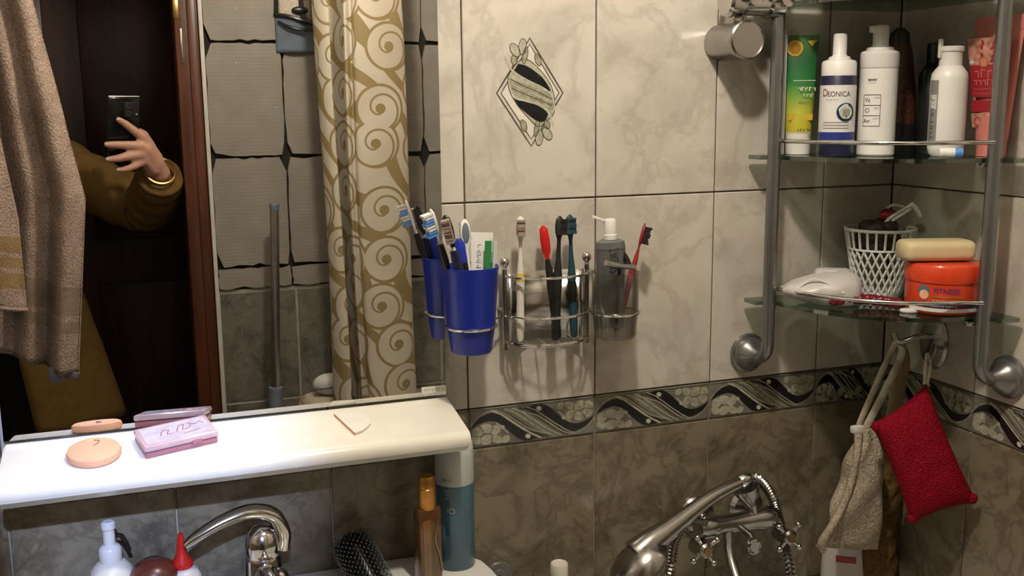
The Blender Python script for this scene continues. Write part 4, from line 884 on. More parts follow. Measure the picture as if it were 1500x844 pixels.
def pouchf(u, v):
    aa = 2 * PI * u; t = v * PI; x = -math.cos(t); rr_ = math.sin(t) ** .6
    hgt = .020 + .012 * (x + .3); zz = math.sin(aa) * rr_; p = Vector((x * .058, math.cos(aa) * rr_ * .040, .020 + max(zz * hgt, -.0195)))
    nn = mn.noise(p * 60) * .005; return (p.x, p.y + nn, max(.0006, p.z + nn * (1 if zz > 0 else 0)))
MB().grid(pouchf, 36, 24, closed_u=True).build('pouch_body', M_PALEB if False else M_FROST, pch, smooth=70)
MB().tube(spline([(-.035, -.030, .026), (-.015, -.030, .040), (.005, -.032, .036), (.030, -.036, .022)], 6), .0013, seg=6).build('drawstring', M_WHITE, pch)
MB().box((.018, .020, .030), (.055, .022, .040), None, None, bev=.008).build('folded_flap', M_FROST, pch)
bd = thing('bead_string', 'string of crimson beads lying along the lower shelf rail', 'bead string', (.995, -.150, Z1))
pth = spline([(-.055, .022, .010), (-.030, .018, .011), (-.006, .010, .010), (.010, -.006, .009), (.020, -.026, .008)], 7)
bead0 = MB().sphere((0, 0, 0), .0075, None, None, 8, 6).build('bead', M_BEAD, bd); bead0.location = pth[0]
for i, p in enumerate(pth[1:]): link_copy(bead0, bd, p + Vector((0, .003 * math.sin(i * 2.3), .0015 * (i % 2))))
MB().tube([tuple(p + Vector((0, 0, .001))) for p in pth], .0012, seg=5).build('cord', M_BEAD, bd)
wc = thing('cotton_pad', 'small folded white cotton pad beside the crimson beads', 'cotton pad', (1.018, -.197, Z1), (0, 0, -.4))
MB().lathe([(.001, 0), (.012, 0), (.0135, .002), (.0125, .0045), (.001, .005)], None, None, 20, sy=.6).build('pad', M_WHITE, wc)

# ------------------------------------------------------------------ chrome shower bracket on the back wall
sb = thing('shower_bracket', 'chrome twin barrel shower bracket high on the tiles beside the rack', 'shower bracket', (.800, 0, 1.535))
def drum(T, r, L, name):
    MB().lathe([(.0001, 0), (r * .96, 0), (r, .003), (r, L - .012), (r * 1.03, L - .010), (r * 1.03, L - .002), (r * .95, L), (r * .90, L - .0015), (.0001, L - .0015)], None, T, 40).build(name, M_CHROME2, sb)
drum(TR(.016, 0, 0) @ RX(PI / 2), .0265, .078, 'barrel')
T = TR(.030, -.005, .062)
MB().lathe([(.0001, -.052), (.020, -.052), (.024, -.048), (.025, -.030), (.021, -.026), (.021, .012), (.025, .016), (.025, .036), (.018, .042), (.0001, .042)], None, TR(.044, -.052, .056) @ RY(PI / 2), 36).build('upper_barrel', M_CHROME, sb)
MB().lathe([(.0001, 0), (.010, 0), (.011, .004), (.011, .016), (.0001, .018)], None, TR(.020, -.074, .056) @ RX(PI / 2), 20).build('knob', M_CHROME, sb)
MB().lathe([(.0001, 0), (.010, 0), (.011, .004), (.011, .016), (.0001, .018)], None, TR(.072, -.074, .056) @ RX(PI / 2), 20).build('knob', M_CHROME, sb)
MB().tube([(.044, -.052, .056), (.044, -.052, .20)], .010, seg=16).build('riser', M_CHROME, sb)
MB().tube([(.03, 0, .056), (.035, -.040, .056)], .011, seg=16).build('wall_arm', M_CHROME, sb)
MB().box((.016, -.040, .030), (.020, .024, .014), bev=.003).build('link', M_CHROME2, sb)

# ------------------------------------------------------------------ wash basin and things on it
ZB = .812
sk = thing('wash_basin', 'white ceramic wash basin below the mirror ledge', 'sink', (.115, -.001, .0))
mb = MB(); X0, X1, Y0, Y1 = -.285, .312, 0.0, -.44
def rim_pt(u, k):
    aa = 2 * PI * u; c, s = math.cos(aa), math.sin(aa); q = 8 if k == 0 else 3.2; d = (abs(c) ** q + abs(s) ** q) ** (-1 / q)
    if k == 0: return ((X0 + X1) / 2 + c * d * (X1 - X0) / 2, (Y0 + Y1) / 2 + s * d * (Y0 - Y1) / 2)
    return ((X0 + X1) / 2 + c * d * .225, -.265 + s * d * .150)
prof = [(0, ZB - .10, .94), (0, ZB - .02, .995), (0, ZB - .006, 1.0), (0, ZB, .992), (1, ZB - .001, 1.03), (1, ZB - .006, .98), (1, ZB - .06, .90), (1, ZB - .12, .60), (1, ZB - .135, .12)]
nu = 56; vs = []; fs = []
for k, z, s in prof:
    for i in range(nu):
        x, y = rim_pt(i / nu, k); cx, cy = ((X0 + X1) / 2, (Y0 + Y1) / 2 if k == 0 else -.265)
        if k == 0: y = min(-.0005, cy + (y - cy) * s)
        else: y = cy + (y - cy) * s
        vs.append((cx + (x - cx) * s, y, z))
for j in range(len(prof) - 1):
    for i in range(nu): fs.append((j * nu + i, j * nu + (i + 1) % nu, (j + 1) * nu + (i + 1) % nu, (j + 1) * nu + i))
fs.append(tuple((len(prof) - 1) * nu + i for i in range(nu))); fs.append(tuple(reversed(range(nu))))
mb.add(vs, fs).build('basin', M_CERAM, sk, smooth=50)
MB().lathe([(.13, 0), (.12, .02), (.085, .12), (.08, .60), (.12, .712)], None, TR(0, -.17, 0), 32, sy=.8).build('pedestal', M_CERAM, sk)
MB().lathe([(.001, 0), (.022, 0), (.022, .004), (.001, .005)], None, TR(.013, -.265, ZB - .135), 24).build('drain', M_CHROME, sk)

fc = thing('basin_mixer', 'chrome single lever basin tap under the ledge', 'tap', (.118, -.062, ZB))
MB().lathe([(.0001, 0), (.027, 0), (.0275, .004), (.0245, .010), (.0235, .060), (.0215, .064), (.0001, .064)], None, None, 32).build('tap_body', M_CHROME, fc)
MB().tube(spline([(0, -.012, .040), (.002, -.05, .052), (.004, -.095, .052), (.004, -.118, .036)], 5), [.015] * 5 + [.013] * 5 + [.011] * 6, seg=16).build('spout', M_CHROME, fc, smooth=60)
MB().sphere((.012, -.026, .040), (.017, .014, .015)).build('aerator_cap', M_CHROME, fc)
MB().lathe([(.020, .062), (.0225, .066), (.0225, .080), (.019, .094), (.010, .103), (.0001, .106)], None, None, 32).build('cartridge_cap', M_CHROME, fc)
lv = spline([(.024, .002, .070), (.026, 0, .092), (.014, -.002, .117), (-.014, -.006, .127), (-.050, -.012, .121), (-.082, -.018, .108), (-.096, -.021, .100)], 6)
rs = [.0135 + .0035 * math.sin(PI * i / (len(lv) - 1)) - .0075 * (i / (len(lv) - 1)) for i in range(len(lv))]
MB().tube([tuple(p) for p in lv], rs, seg=14, flat=.75, up=(0.5, 0, 1)).build('lever', M_CHROME, fc, smooth=70)

b = thing('soap_dispenser', 'white pump bottle with a tall collar at the back of the basin', 'bottle', (-.066, -.050, ZB))
MB().lathe([(.001, 0), (.024, 0), (.0265, .004), (.0265, .058), (.0245, .070), (.018, .078), (.0135, .081), (.001, .081)], None, None, 36).build('bottle_body', M_CREAMP, b)
MB().lathe([(.0125, .079), (.0135, .082), (.0135, .097), (.0110, .101), (.0072, .103), (.0070, .122), (.0085, .124), (.0085, .131), (.006, .133), (.0001, .133)], None, None, 30).build('pump_collar', M_WHITE, b)
MB().tube([(.008, .006, .112), (.014, .010, .108), (.019, .013, .096), (.022, .016, .084)], [.0025, .003, .003, .0025], seg=10).build('trigger', M_BLACK, b, smooth=60)
b = thing('brown_bottle', 'dark reddish brown bottle with a domed cap between two white bottles', 'bottle', (-.017, -.063, ZB))
MB().lathe([(.001, 0), (.026, 0), (.028, .003), (.028, .040), (.001, .041)], None, None, 36).build('bottle_body', M_BROWNP, b)
MB().lathe([(.0285, .041), (.0305, .050), (.0290, .062), (.0230, .073), (.0130, .0795), (.0001, .081)], None, None, 36).build('domed_cap', M_BROWNP, b)
b = thing('drip_bottle', 'frosted squeeze bottle with a pointed red nozzle beside the tap', 'bottle', (.018, -.056, ZB))
MB().lathe([(.001, 0), (.021, 0), (.0225, .003), (.0225, .048), (.018, .058), (.012, .062), (.001, .062)], None, None, 32).build('bottle_body', M_FROST, b)
MB().lathe([(.0125, .061), (.0135, .064), (.0130, .069), (.0070, .078), (.0052, .092), (.0030, .106), (.0001, .107)], None, None, 24).build('nozzle', M_RED, b)
hb = thing('round_hairbrush', 'black round hairbrush with stiff bristles leaning at the back of the basin', 'hairbrush', (.262, -.094, .806))
A = Vector((.236 - .262, -.034 + .094, .868 - .806)); B = Vector((0, 0, 0)); ax = (A - B).normalized()
E2 = B - ax * .055
MB().tube([tuple(E2), tuple(B - ax * .01), tuple(B), tuple(A), tuple(A + ax * .006)], [.009, .010, .013, .014, .006], seg=18).build('barrel', M_BLACK, hb, smooth=60)
mb = MB(); sx = ax.orthogonal().normalized(); sy = ax.cross(sx)
for i in range(24):
    for k in range(20):
        aa = 2 * PI * (k + .5 * (i % 2)) / 20; d = sx * math.cos(aa) + sy * math.sin(aa); p = B + (A - B) * (i + .5) / 24 + d * .013; q = p + d * .0145 + ax * .001
        tq = d.cross(ax) * .0009
        mb.add([p - tq, p + tq, p + ax * .001, q - tq * .5, q + tq * .5, q + ax * .0006], [(0, 1, 4, 3), (1, 2, 5, 4), (2, 0, 3, 5), (3, 4, 5)])
tag(mb.build('bristles', M_BLACK, hb, smooth=0, fix=False), kind='stuff')
mb = MB()
for i in range(24):
    for k in range(20):
        aa = 2 * PI * (k + .5 * (i % 2)) / 20; d = sx * math.cos(aa) + sy * math.sin(aa); q = B + (A - B) * (i + .5) / 24 + d * .0280
        mb.box(q, (.0013, .0013, .0013))
tag(mb.build('bristle_tips', M_GREYP, hb, smooth=0, fix=False), kind='stuff')
b = thing('perfume_bottle', 'slim amber perfume bottle with a gold cap beside the teal bottle', 'perfume', (.3345, -.080, ZB + .0005), (0, 0, .25))
MB().box((0, 0, .052), (.034, .020, .104), bev=.003).build('bottle_body', M_AMBER, b)
MB().box((-.006, -.0095, .046), (.012, .0024, .084), bev=.0006).build('highlight_strip', M_AMBERL, b)  # lighter amber strip puts a highlight into the glass colour
MB().tube(spline([(.010, -.0108, .088), (.006, -.011, .060), (.012, -.011, .035), (.016, -.0105, .010)], 5), .0010, seg=6).build('gold_line', M_BRASS, b)
MB().lathe([(.011, .102), (.012, .104), (.012, .106), (.001, .106)], None, None, 24).build('neck', M_GOLD, b)
MB().lathe([(.0122, .105), (.0125, .107), (.0125, .131), (.0116, .132), (.0116, .145), (.0100, .148), (.0001, .148)], None, None, 28).build('cap', M_GOLD, b)
b = thing('shampoo_bottle', 'teal toiletry bottle with a pale frosted cap at the end of the basin', 'bottle', (.384, -.046, ZB), (0, 0, 0))
r = .0268
MB().lathe([(.001, 0), (.0255, 0), (r, .002), (r, .122), (.001, .122)], None, None, 40).build('bottle_body', M_TEALB, b)
MB().lathe([(r, .1225), (r + .0003, .124), (r + .0003, .160), (r - .001, .1785), (r - .003, .181), (.001, .1815)], None, None, 40).build('cap', M_PALEB, b)
lb = MB(); a = math.atan2(-1.3, -.40); text_cyl(lb, 'IO', .0115, M_PALEB, r + .0004, a - .22, .088, sx=1.1); scrib_cyl(lb, 6, .022, .008, .0014, M_TEALD, r + .0004, a - .45, .062, True, 3); scrib_cyl(lb, 9, .036, .012, .0007, M_GREYP, r + .0004, a - .45, .026, True, 5); scrib_cyl(lb, 5, .016, .009, .0008, M_PALEB, r + .0004, a - .40, .112, True, 6); cyl_patch(lb, r + .0008, a - .35, .42, .126, .140, M_PALEB, 8); scrib_cyl(lb, 5, .018, .006, .0012, M_INKG, r + .0012, a - .40, .133, seed=8)
tag(lb.build('label_print', None, b, smooth=50), 'pale lettering on teal')

# ------------------------------------------------------------------ bathtub, mixer, hand shower
tu = thing('bathtub', 'white enamel bathtub along the side wall', 'bathtub', (.79, -.71, 0))
mb = MB(); hx, hy = .350, .706; ZR = .66
def tubp(u, s, q): 
    aa = 2 * PI * u; c, s_ = math.cos(aa), math.sin(aa); d = (abs(c) ** q + abs(s_) ** q) ** (-1 / q); return (c * d * hx * s[0], s_ * d * hy * s[1])
pf = [((1, 1), ZR - .06, 14), ((1, 1), ZR - .008, 14), ((.992, .996), ZR, 14), ((.80, .88), ZR, 5), ((.77, .865), ZR - .01, 5), ((.68, .80), .30, 4), ((.55, .70), .22, 3), ((.1, .1), .215, 3)]
nu = 64; vs = []; fs = []
for s, z, q in pf:
    for i in range(nu): x, y = tubp(i / nu, s, q); vs.append((x, y, z))
for j in range(len(pf) - 1):
    for i in range(nu): fs.append((j * nu + i, j * nu + (i + 1) % nu, (j + 1) * nu + (i + 1) % nu, (j + 1) * nu + i))
fs.append(tuple((len(pf) - 1) * nu + i for i in range(nu)))
mb.add(vs, fs).build('tub_shell', M_CERAM, tu, smooth=50)
MB().box((-.340, 0, .30), (.014, 1.40, .60), bev=.003).build('side_panel', M_WHITE, tu)

mx = thing('bath_mixer', 'chrome two handle bath mixer with a cradle on the brown tiles', 'tap', (.845, 0, .800))
def mp(x, y, z): return (x - .845, y, z - .800)
MB().lathe([(.0001, 0), (.010, 0), (.016, .004), (.0185, .012), (.0185, .030), (.015, .040), (.0155, .105), (.0185, .115), (.0185, .133), (.016, .141), (.010, .146), (.0001, .146)], None, TR(*mp(.765, -.052, .806)) @ RY(PI / 2), 28).build('body_bar', M_CHROME2, mx)
for x in (.795, .885):
    MB().tube([mp(x, 0, .806), mp(x, -.045, .806)], .012, seg=18).build('inlet', M_CHROME2, mx)
    MB().lathe([(.0001, 0), (.030, 0), (.031, .003), (.026, .010), (.014, .014), (.0001, .014)], None, TR(*mp(x, 0, .806)) @ RX(PI / 2), 28).build('escutcheon', M_CHROME2, mx)
for x, z, ph in ((.768, .778, .55), (.917, .776, .75)):
    T = TR(*mp(x, -.055, z)) @ RX(PI / 2 - .15)
    h = MB().lathe([(.0001, -.010), (.012, -.010), (.013, .0), (.010, .012), (.011, .016), (.0115, .026), (.008, .029), (.0001, .029)], None, T, 24).build('cross_handle', M_CHROME2, mx)
    MB().lathe([(.0001, .0295), (.0062, .0295), (.0062, .0305), (.0001, .0305)], None, T, 18).build('index_button', M_BRASS, h)
    for k in range(4):
        aa = ph + k * PI / 2; e = (math.cos(aa), math.sin(aa))
        sp_ = MB(); sp_.tube([(e[0] * .008, e[1] * .008, .020), (e[0] * .022, e[1] * .022, .021)], [.0032, .0026], seg=8, T=T); sp_.sphere((e[0] * .025, e[1] * .025, .0212), .0050, None, T, 12, 8); sp_.build('spoke', M_CHROME, h)
MB().tube([mp(.832, -.06, .806), mp(.842, -.085, .796), mp(.838, -.098, .790)], .0052, seg=12).build('diverter_stem', M_CHROME2, mx)
MB().lathe([(.0001, 0), (.011, 0), (.0125, .003), (.0125, .010), (.010, .012), (.008, .0105), (.0001, .0105)], None, TR(*mp(.834, -.098, .789)) @ RX(PI / 2), 24).build('diverter_knob', M_CHROME2, mx)
MB().tube(spline([mp(.818, -.058, .795), mp(.812, -.075, .765), mp(.808, -.11, .730), mp(.806, -.15, .705), mp(.806, -.165, .692)], 5), .0085, seg=14).build('spout', M_CHROME2, mx)
MB().tube([mp(.868, -.052, .812), mp(.862, -.052, .838)], .009, seg=14).build('cradle_stem', M_CHROME2, mx)
MB().lathe([(.0001, 0), (.009, 0), (.013, .008), (.021, .026), (.023, .034), (.020, .034), (.012, .014), (.0001, .012)], None, TR(*mp(.862, -.052, .832)) @ RY(-.35), 28).build('cradle', M_CHROME2, mx)
hsw = thing('hand_shower', 'chrome hand shower with ribbed hose resting on the bath mixer', 'shower head', (.74, -.07, .84))
def hq(x, y, z): return (x - .74, y + .07, z - .84)
hl_ = spline([hq(.838, -.058, .874), hq(.790, -.064, .862), hq(.742, -.072, .843), hq(.702, -.080, .826), hq(.672, -.084, .812), hq(.648, -.086, .796)], 6)
MB().tube([tuple(p) for p in hl_], [.0095 + .0165 * (i / (len(hl_) - 1)) ** 1.8 for i in range(len(hl_))], seg=20).build('handle', M_CHROME2, hsw, smooth=60)
hdT = TR(*hq(.648, -.088, .779)) @ Matrix.Rotation(math.radians(-44), 4, 'Y') @ RX(math.radians(-10))
hd = MB().lathe([(.0001, .030), (.016, .0285), (.030, .022), (.040, .010), (.0445, -.004), (.0445, -.010), (.041, -.013), (.038, -.013), (.036, -.010), (.0001, -.010)], None, hdT, 40, sx=1.2).build('spray_head', M_CHROME2, hsw)
MB().lathe([(.0001, -.0105), (.033, -.0105), (.034, -.0125), (.0001, -.0135)], None, hdT, 36, sx=1.2).build('spray_face', M_PASTE, hd)
MB().lathe([(.0093, 0), (.0105, .003), (.0105, .016), (.008, .020), (.0001, .020)], None, TR(*hq(.836, -.058, .873)) @ RY(math.radians(68)), 20).build('hose_nut', M_CHROME, hsw)
def hose(pts, r_=.0068):
    P0 = spline(pts, 40); P = [P0[0]]; acc = 0
    for a_, c_ in zip(P0[:-1], P0[1:]):
        acc += (c_ - a_).length
        if acc > .0021: P.append(c_); acc = 0
    rs_ = [r_ * (1 + .24 * math.cos(i * PI)) for i in range(len(P))]
    MB().tube([tuple(p) for p in P], rs_, seg=10).build('hose', M_CHROME2, hsw, smooth=25)
hose([hq(.850, -.057, .878), hq(.872, -.055, .872), hq(.895, -.053, .846), hq(.912, -.052, .806), hq(.922, -.062, .752), hq(.918, -.09, .69), hq(.86, -.14, .675)])
hose([hq(.775, -.062, .820), hq(.748, -.062, .826), hq(.724, -.064, .802), hq(.716, -.066, .768), hq(.714, -.07, .726), hq(.74, -.12, .676), hq(.86, -.14, .675)])

b = thing('overflow_plate', 'round dull metal plate with a screw on the brown tiles by the basin', 'valve cover', (.462, 0, .760))
MB().lathe([(.0001, 0), (.021, 0), (.022, .002), (.020, .005), (.012, .006), (.011, .009), (.0001, .010)], None, RX(PI / 2), 32).build('plate', M_PASTE, b); MB().lathe([(.0001, .009), (.005, .009), (.005, .013), (.0001, .013)], None, RX(PI / 2), 6).build('screw', M_CHROME2, b)
b = thing('capped_bottle', 'bottle with a small round cream cap on the tub rim', 'bottle', (.541, -.046, ZR))
MB().lathe([(.001, 0), (.024, 0), (.025, .002), (.025, .080), (.016, .096), (.012, .098), (.001, .098)], None, None, 32).build('bottle_body', M_FROST, b)
MB().lathe([(.0125, .097), (.0135, .099), (.0132, .124), (.0120, .126), (.011, .1250), (.0001, .1248)], None, None, 28).build('cap', M_CREAMP, b)
b = thing('gel_bottle', 'pale grey gel bottle with a red label behind the terry mitt', 'bottle', (1.052, -.040, ZR), (0, 0, -.62))
MB().grid(lambda u, v: ((.036 - .004 * v ** 3 - (.008 if v > .98 else 0)) * math.cos(2 * PI * u), .016 * math.sin(2 * PI * u), .088 * v), 32, 14, closed_u=True).build('bottle_body', M_FROST, b, smooth=60)
MB().box((0, 0, .086), (.040, .020, .010), bev=.003).build('flat_top', M_FROST, b)
lb = MB(); lb.box((.002, -.0155, .050), (.032, .002, .011), M_RUST, bev=.0006); scrib_flat(lb, 5, .022, .0045, .0009, M_PINKD, TR(.002, -.0172, .050), 2); lb.build('label_print', None, b, smooth=0)

# ------------------------------------------------------------------ hook with bath mitts
hk = thing('wall_hook', 'dark chrome double prong hook on the side wall under the glass shelf', 'hook', (XC, -.118, 1.080))
MB().lathe([(.0001, 0), (.026, 0), (.028, .003), (.026, .008), (.012, .012), (.0001, .013)], None, RY(-PI / 2), 28, sx=1.5).build('back_plate', M_CHROME2, hk)
MB().tube(spline([(-.008, 0, .010), (-.030, .006, .010), (-.050, .016, .002), (-.058, .022, .006), (-.060, .024, .016)], 5), .0048, seg=12).build('prong', M_CHROME2, hk, smooth=60)
MB().tube(spline([(-.008, -.006, -.004), (-.030, -.026, -.010), (-.046, -.040, -.012), (-.054, -.046, -.004)], 5), .0048, seg=12).build('prong', M_CHROME2, hk, smooth=60)

mt = thing('terry_mitt', 'natural beige terry bath mitt hanging from the hook by a long strap', 'bath mitt', (1.085, -.098, 1.085))
def q_(x, y, z): return (x - 1.085, y + .098, z - 1.085)
MB().tube(spline([q_(1.087, -.096, 1.083), q_(1.070, -.099, 1.060), q_(1.045, -.102, 1.015), q_(1.020, -.104, .965), q_(1.014, -.104, .945)], 6), .0062, seg=8, flat=.3, up=(0, 1, 0)).build('strap', M_STRAP, mt, smooth=60)
MB().tube(spline([q_(1.087, -.096, 1.083), q_(1.092, -.102, 1.064), q_(1.066, -.107, 1.020), q_(1.034, -.110, .970), q_(1.022, -.108, .945)], 6), .0062, seg=8, flat=.3, up=(0, 1, 0)).build('strap', M_STRAP, mt, smooth=60)
def mittf(u, v):
    # closed flat bag: left edge runs down-left with a wavy cuff, right edge nearly vertical
    aa = 2 * PI * u; c, s = math.cos(aa), math.sin(aa)
    lx = 1.012 + (.950 - 1.012) * v ** 1.15 + .0045 * math.sin(v * 17); rx = 1.038 + (1.064 - 1.038) * min(1, v * 3) + .003 * math.sin(v * 9)
    zt = .952 + (.746 - .952) * v; zl = .952 + (.770 - .952) * v
    mid = (lx + rx) / 2; hw = (rx - lx) / 2; t = math.copysign(abs(c) ** .6, c)
    th = (.006 + .016 * math.sin(PI * min(1, v * .85 + .12))) * (1 - .45 * abs(c) ** 4)
    if v > .97: th *= .5
    zz = zt + (zl - zt) * (.5 - .5 * t)
    return q_(mid + t * hw, -.106 + math.copysign(abs(s) ** .8, s) * th + .003 * math.sin(v * 11 + t * 4), zz)
mb = MB().grid(mittf, 40, 40, closed_u=True); mb.f.append(tuple(39 * 40 + i for i in range(40))); mb.m.append(0); mb.f.append(tuple(reversed(range(40)))); mb.m.append(0)
mb.build('mitt_body', M_MITT, mt, smooth=70)
MB().tube(spline([q_(1.010, -.112, .950), q_(1.004, -.118, .915), q_(.994, -.120, .875), q_(.980, -.122, .840), q_(.960, -.124, .810), q_(.946, -.120, .785), q_(.950, -.118, .768)], 6), .0062, seg=8).build('hem', M_MITT, mt, smooth=60)
MB().box(q_(1.012, -.106, .952), (.020, .012, .012), bev=.003).build('strap_tab', M_WHITE, mt)
lf = thing('knit_loofah', 'brown knitted sisal back scrubber hanging behind the red sponge', 'loofah', (1.095, -.088, 1.085))
def lq(x, y, z): return (x - 1.095, y + .088, z - 1.085)
MB().tube(spline([lq(1.090, -.094, 1.082), lq(1.100, -.094, 1.050), lq(1.102, -.080, .990), lq(1.102, -.066, .905)], 6), .011, seg=8, flat=.22, up=(0, 1, 0)).build('strap', M_STRAPT, lf, smooth=60)
MB().tube(spline([lq(1.092, -.090, 1.080), lq(1.114, -.088, 1.050), lq(1.120, -.074, .985), lq(1.114, -.062, .905)], 6), .007, seg=8, flat=.22, up=(0, 1, 0)).build('strap', M_STRAPT, lf, smooth=60)
MB().grid(lambda u, v: lq(1.104 + .004 * math.sin(v * 7) + math.cos(2 * PI * u) * (.018 + .015 * min(1, v * 2)), -.064 + math.sin(2 * PI * u) * (.010 + .010 * min(1, v * 3)) + .002 * math.sin(v * 40 + u * 30), .915 - .25 * v), 28, 50, closed_u=True).build('knit_body', M_LOOF, lf, smooth=70)
spg = thing('red_sponge', 'red glittery mesh bath sponge pillow hanging from the hook', 'bath sponge', (1.088, -.164, 1.068))
cn = [Vector(p) for p in ((1.076, -.176, 1.036), (.996, -.158, .979), (1.040, -.203, .831), (1.126, -.238, .866))]   # top, left, bottom, right corners
def sgf(side):
    nrm = (cn[2] - cn[0]).cross(cn[3] - cn[1]).normalized()
    if nrm.dot(Vector((0, -1, 0))) < 0: nrm = -nrm
    def f(u, v):
        p = (cn[0] * (1 - u) + cn[3] * u) * (1 - v) + (cn[1] * (1 - u) + cn[2] * u) * v
        c = sum(cn, Vector()) / 4; U = 2 * u - 1; V = 2 * v - 1
        pinch = .085 * ((1 - U * U) * V * V + (1 - V * V) * U * U) * (-1); p = c + (p - c) * (1 + pinch * .8)
        th = .021 * ((1 - U ** 4) * (1 - V ** 4)) ** .55
        p = p + nrm * side * th + nrm * .002 * mn.noise(p * 50); return tuple(p - Vector((1.088, -.164, 1.068)))
    return f
mb = MB(); mb.grid(sgf(1), 26, 26); mb.grid(sgf(-1), 26, 26)
o = mb.build('sponge_pillow', M_SPONGE, spg, smooth=70, fix=False)
bm = bmesh.new(); bm.from_mesh(o.data); bmesh.ops.remove_doubles(bm, verts=bm.verts, dist=.0012); bmesh.ops.recalc_face_normals(bm, faces=bm.faces); bm.to_mesh(o.data); bm.free()
for p in cn[1:]:
    d = (p - sum(cn, Vector()) / 4).normalized(); MB().sphere(p - Vector((1.088, -.164, 1.068)) - d * .009, (.0085, .0075, .0085)).build('gathered_corner', M_SPONGE, spg)
for dx in (-.004, .005): MB().tube(spline([(-.004, .0, .010), (dx - .004, -.003, -.006), (-.012 + dx * .5, -.010, -.034)], 5), .0026, seg=8).build('hanging_cord', M_STRAP, spg)

# ------------------------------------------------------------------ what the mirror shows: room behind the camera
# shower curtain gathered on its rod
rod = thing('curtain_rod', 'chrome shower curtain rod above the bathtub', 'curtain rod', (.50, -.71, 2.06))
MB().tube([(0, .708, 0), (0, -.708, 0)], .0105, seg=14).build('rod', M_CHROME, rod)
for y in (.704, -.704): MB().lathe([(.0001, 0), (.024, 0), (.024, .004), (.012, .010), (.0001, .010)], None, TR(0, y + (.006 if y > 0 else -.006), 0) @ RX(PI / 2 if y > 0 else -PI / 2), 20).build('end_flange', M_CHROME, rod)
plan = [(.428, -1.255), (.418, -1.225), (.432, -1.190), (.452, -1.180), (.448, -1.225), (.462, -1.245), (.475, -1.205), (.478, -1.165), (.492, -1.172), (.498, -1.150), (.53, -1.142), (.57, -1.147), (.602, -1.160), (.618, -1.180), (.605, -1.215), (.58, -1.24)]
pp_ = spline([(x, y, 0) for x, y in plan], 7); ln = [0]
for a_, c_ in zip(pp_[:-1], pp_[1:]): ln.append(ln[-1] + (c_ - a_).length)
cu = thing('shower_curtain', 'cream shower curtain with brown scroll pattern gathered by the block wall', 'shower curtain', (.52, -1.19, .675))
nz_ = 40; vs = []; uvs = []
for j in range(nz_):
    v = j / (nz_ - 1); z = .30 + .375 + 1.36 * v; spread = 1.0 + .10 * (1 - v) - .04 * v
    for i, p in enumerate(pp_):
        x = .515 + (p.x - .515) * spread + .006 * math.sin(v * 5 + i * .05) + .018 * (1 - v); y = p.y + .008 * math.sin(v * 4 + i * .11)
        vs.append((x - .52, y + 1.19, z - .675)); uvs.append((ln[i], z))
nI = len(pp_); fs = [(j * nI + i, j * nI + i + 1, (j + 1) * nI + i + 1, (j + 1) * nI + i) for j in range(nz_ - 1) for i in range(nI - 1)]
co = MB().add(vs, fs).build('curtain_cloth', M_CURTAIN, cu, smooth=80)
ul = co.data.uv_layers.new(name='UVMap')
for lp in co.data.loops: ul.data[lp.index].uv = uvs[lp.vertex_index]
sd = co.modifiers.new('thickness', 'SOLIDIFY'); sd.thickness = .0012
for k in range(6): MB().tube([(-.02 + .020 * math.cos(2 * PI * i / 18), -.065 + k * .022, 1.38 + .020 * math.sin(2 * PI * i / 18)) for i in range(18)], .0016, seg=6, closed=True).build('curtain_ring', M_CHROME, cu)

mo = thing('mop', 'mop with a dark metal pole leaning against the tiled wall', 'mop', (.275, -1.28, 0), (0, 0, 0))
MB().tube([(.016, -.006, .66), (.044, -.055, 1.195)], .0115, seg=16).build('pole', M_CHROME2, mo)
MB().lathe([(.012, 0), (.0125, .014), (.009, .018), (.0001, .018)], None, TR(.0438, -.0545, 1.19), 16).build('pole_cap', M_GREYP, mo)
MB().tube([(.003, 0, .10), (.012, -.002, .60), (.0185, -.010, .738)], [.016, .016, .0185], seg=18).build('socket', M_TAG, mo)
mb = MB()
for k in range(40):
    aa = 2 * PI * k / 40; rr_ = .06 + .05 * ((k * 7) % 5) / 5
    mb.tube(spline([(.003, 0, .11), (rr_ * .6 * math.cos(aa), rr_ * .6 * math.sin(aa), .07), (rr_ * math.cos(aa), rr_ * math.sin(aa), .006)], 4), .005, seg=5)
tag(mb.build('mop_strands', M_STRAP, mo, smooth=60), kind='stuff')

og = thing('hanging_pouch', 'grey pouch with black straps hanging on the block wall beside the curtain', 'bag', (.405, YF, 1.66))
MB().grid(lambda u, v: (-.052 + .104 * u, .002 + .030 * math.sin(PI * u) * (0.5 + .5 * v), -.075 + .095 * v - .016 * u * v), 20, 10).build('pouch_front', M_GREYP, og, smooth=60).modifiers.new('t', 'SOLIDIFY').thickness = .002
MB().tube(spline([(-.052, .004, .020), (-.02, .028, .014), (.02, .034, .002), (.056, .014, -.004)], 6), .0055, seg=8).build('black_rim', M_BLACK, og)
MB().tube(spline([(-.044, .010, .002), (-.02, .034, -.012), (.02, .038, -.020), (.054, .018, -.014)], 6), .0040, seg=8).build('black_rim', M_BLACK, og)
MB().grid(lambda u, v: (-.042 + .080 * u, .006 + .016 * math.sin(PI * u), .006 + .10 * v), 12, 6).build('pale_lining', M_STRAP, og, smooth=60).modifiers.new('t', 'SOLIDIFY').thickness = .003
MB().tube(spline([(-.048, .004, .018), (-.046, .005, .06), (-.048, .004, .12)], 5), .006, seg=8).build('strap', M_BLACK, og)
MB().tube(spline([(.020, .022, .0), (.014, .020, .05), (.016, .012, .12)], 5), .007, seg=8).build('strap', M_BLACK, og)
MB().sphere((.010, .026, .030), (.022, .008, .010)).build('buckle', M_BLACK, og)

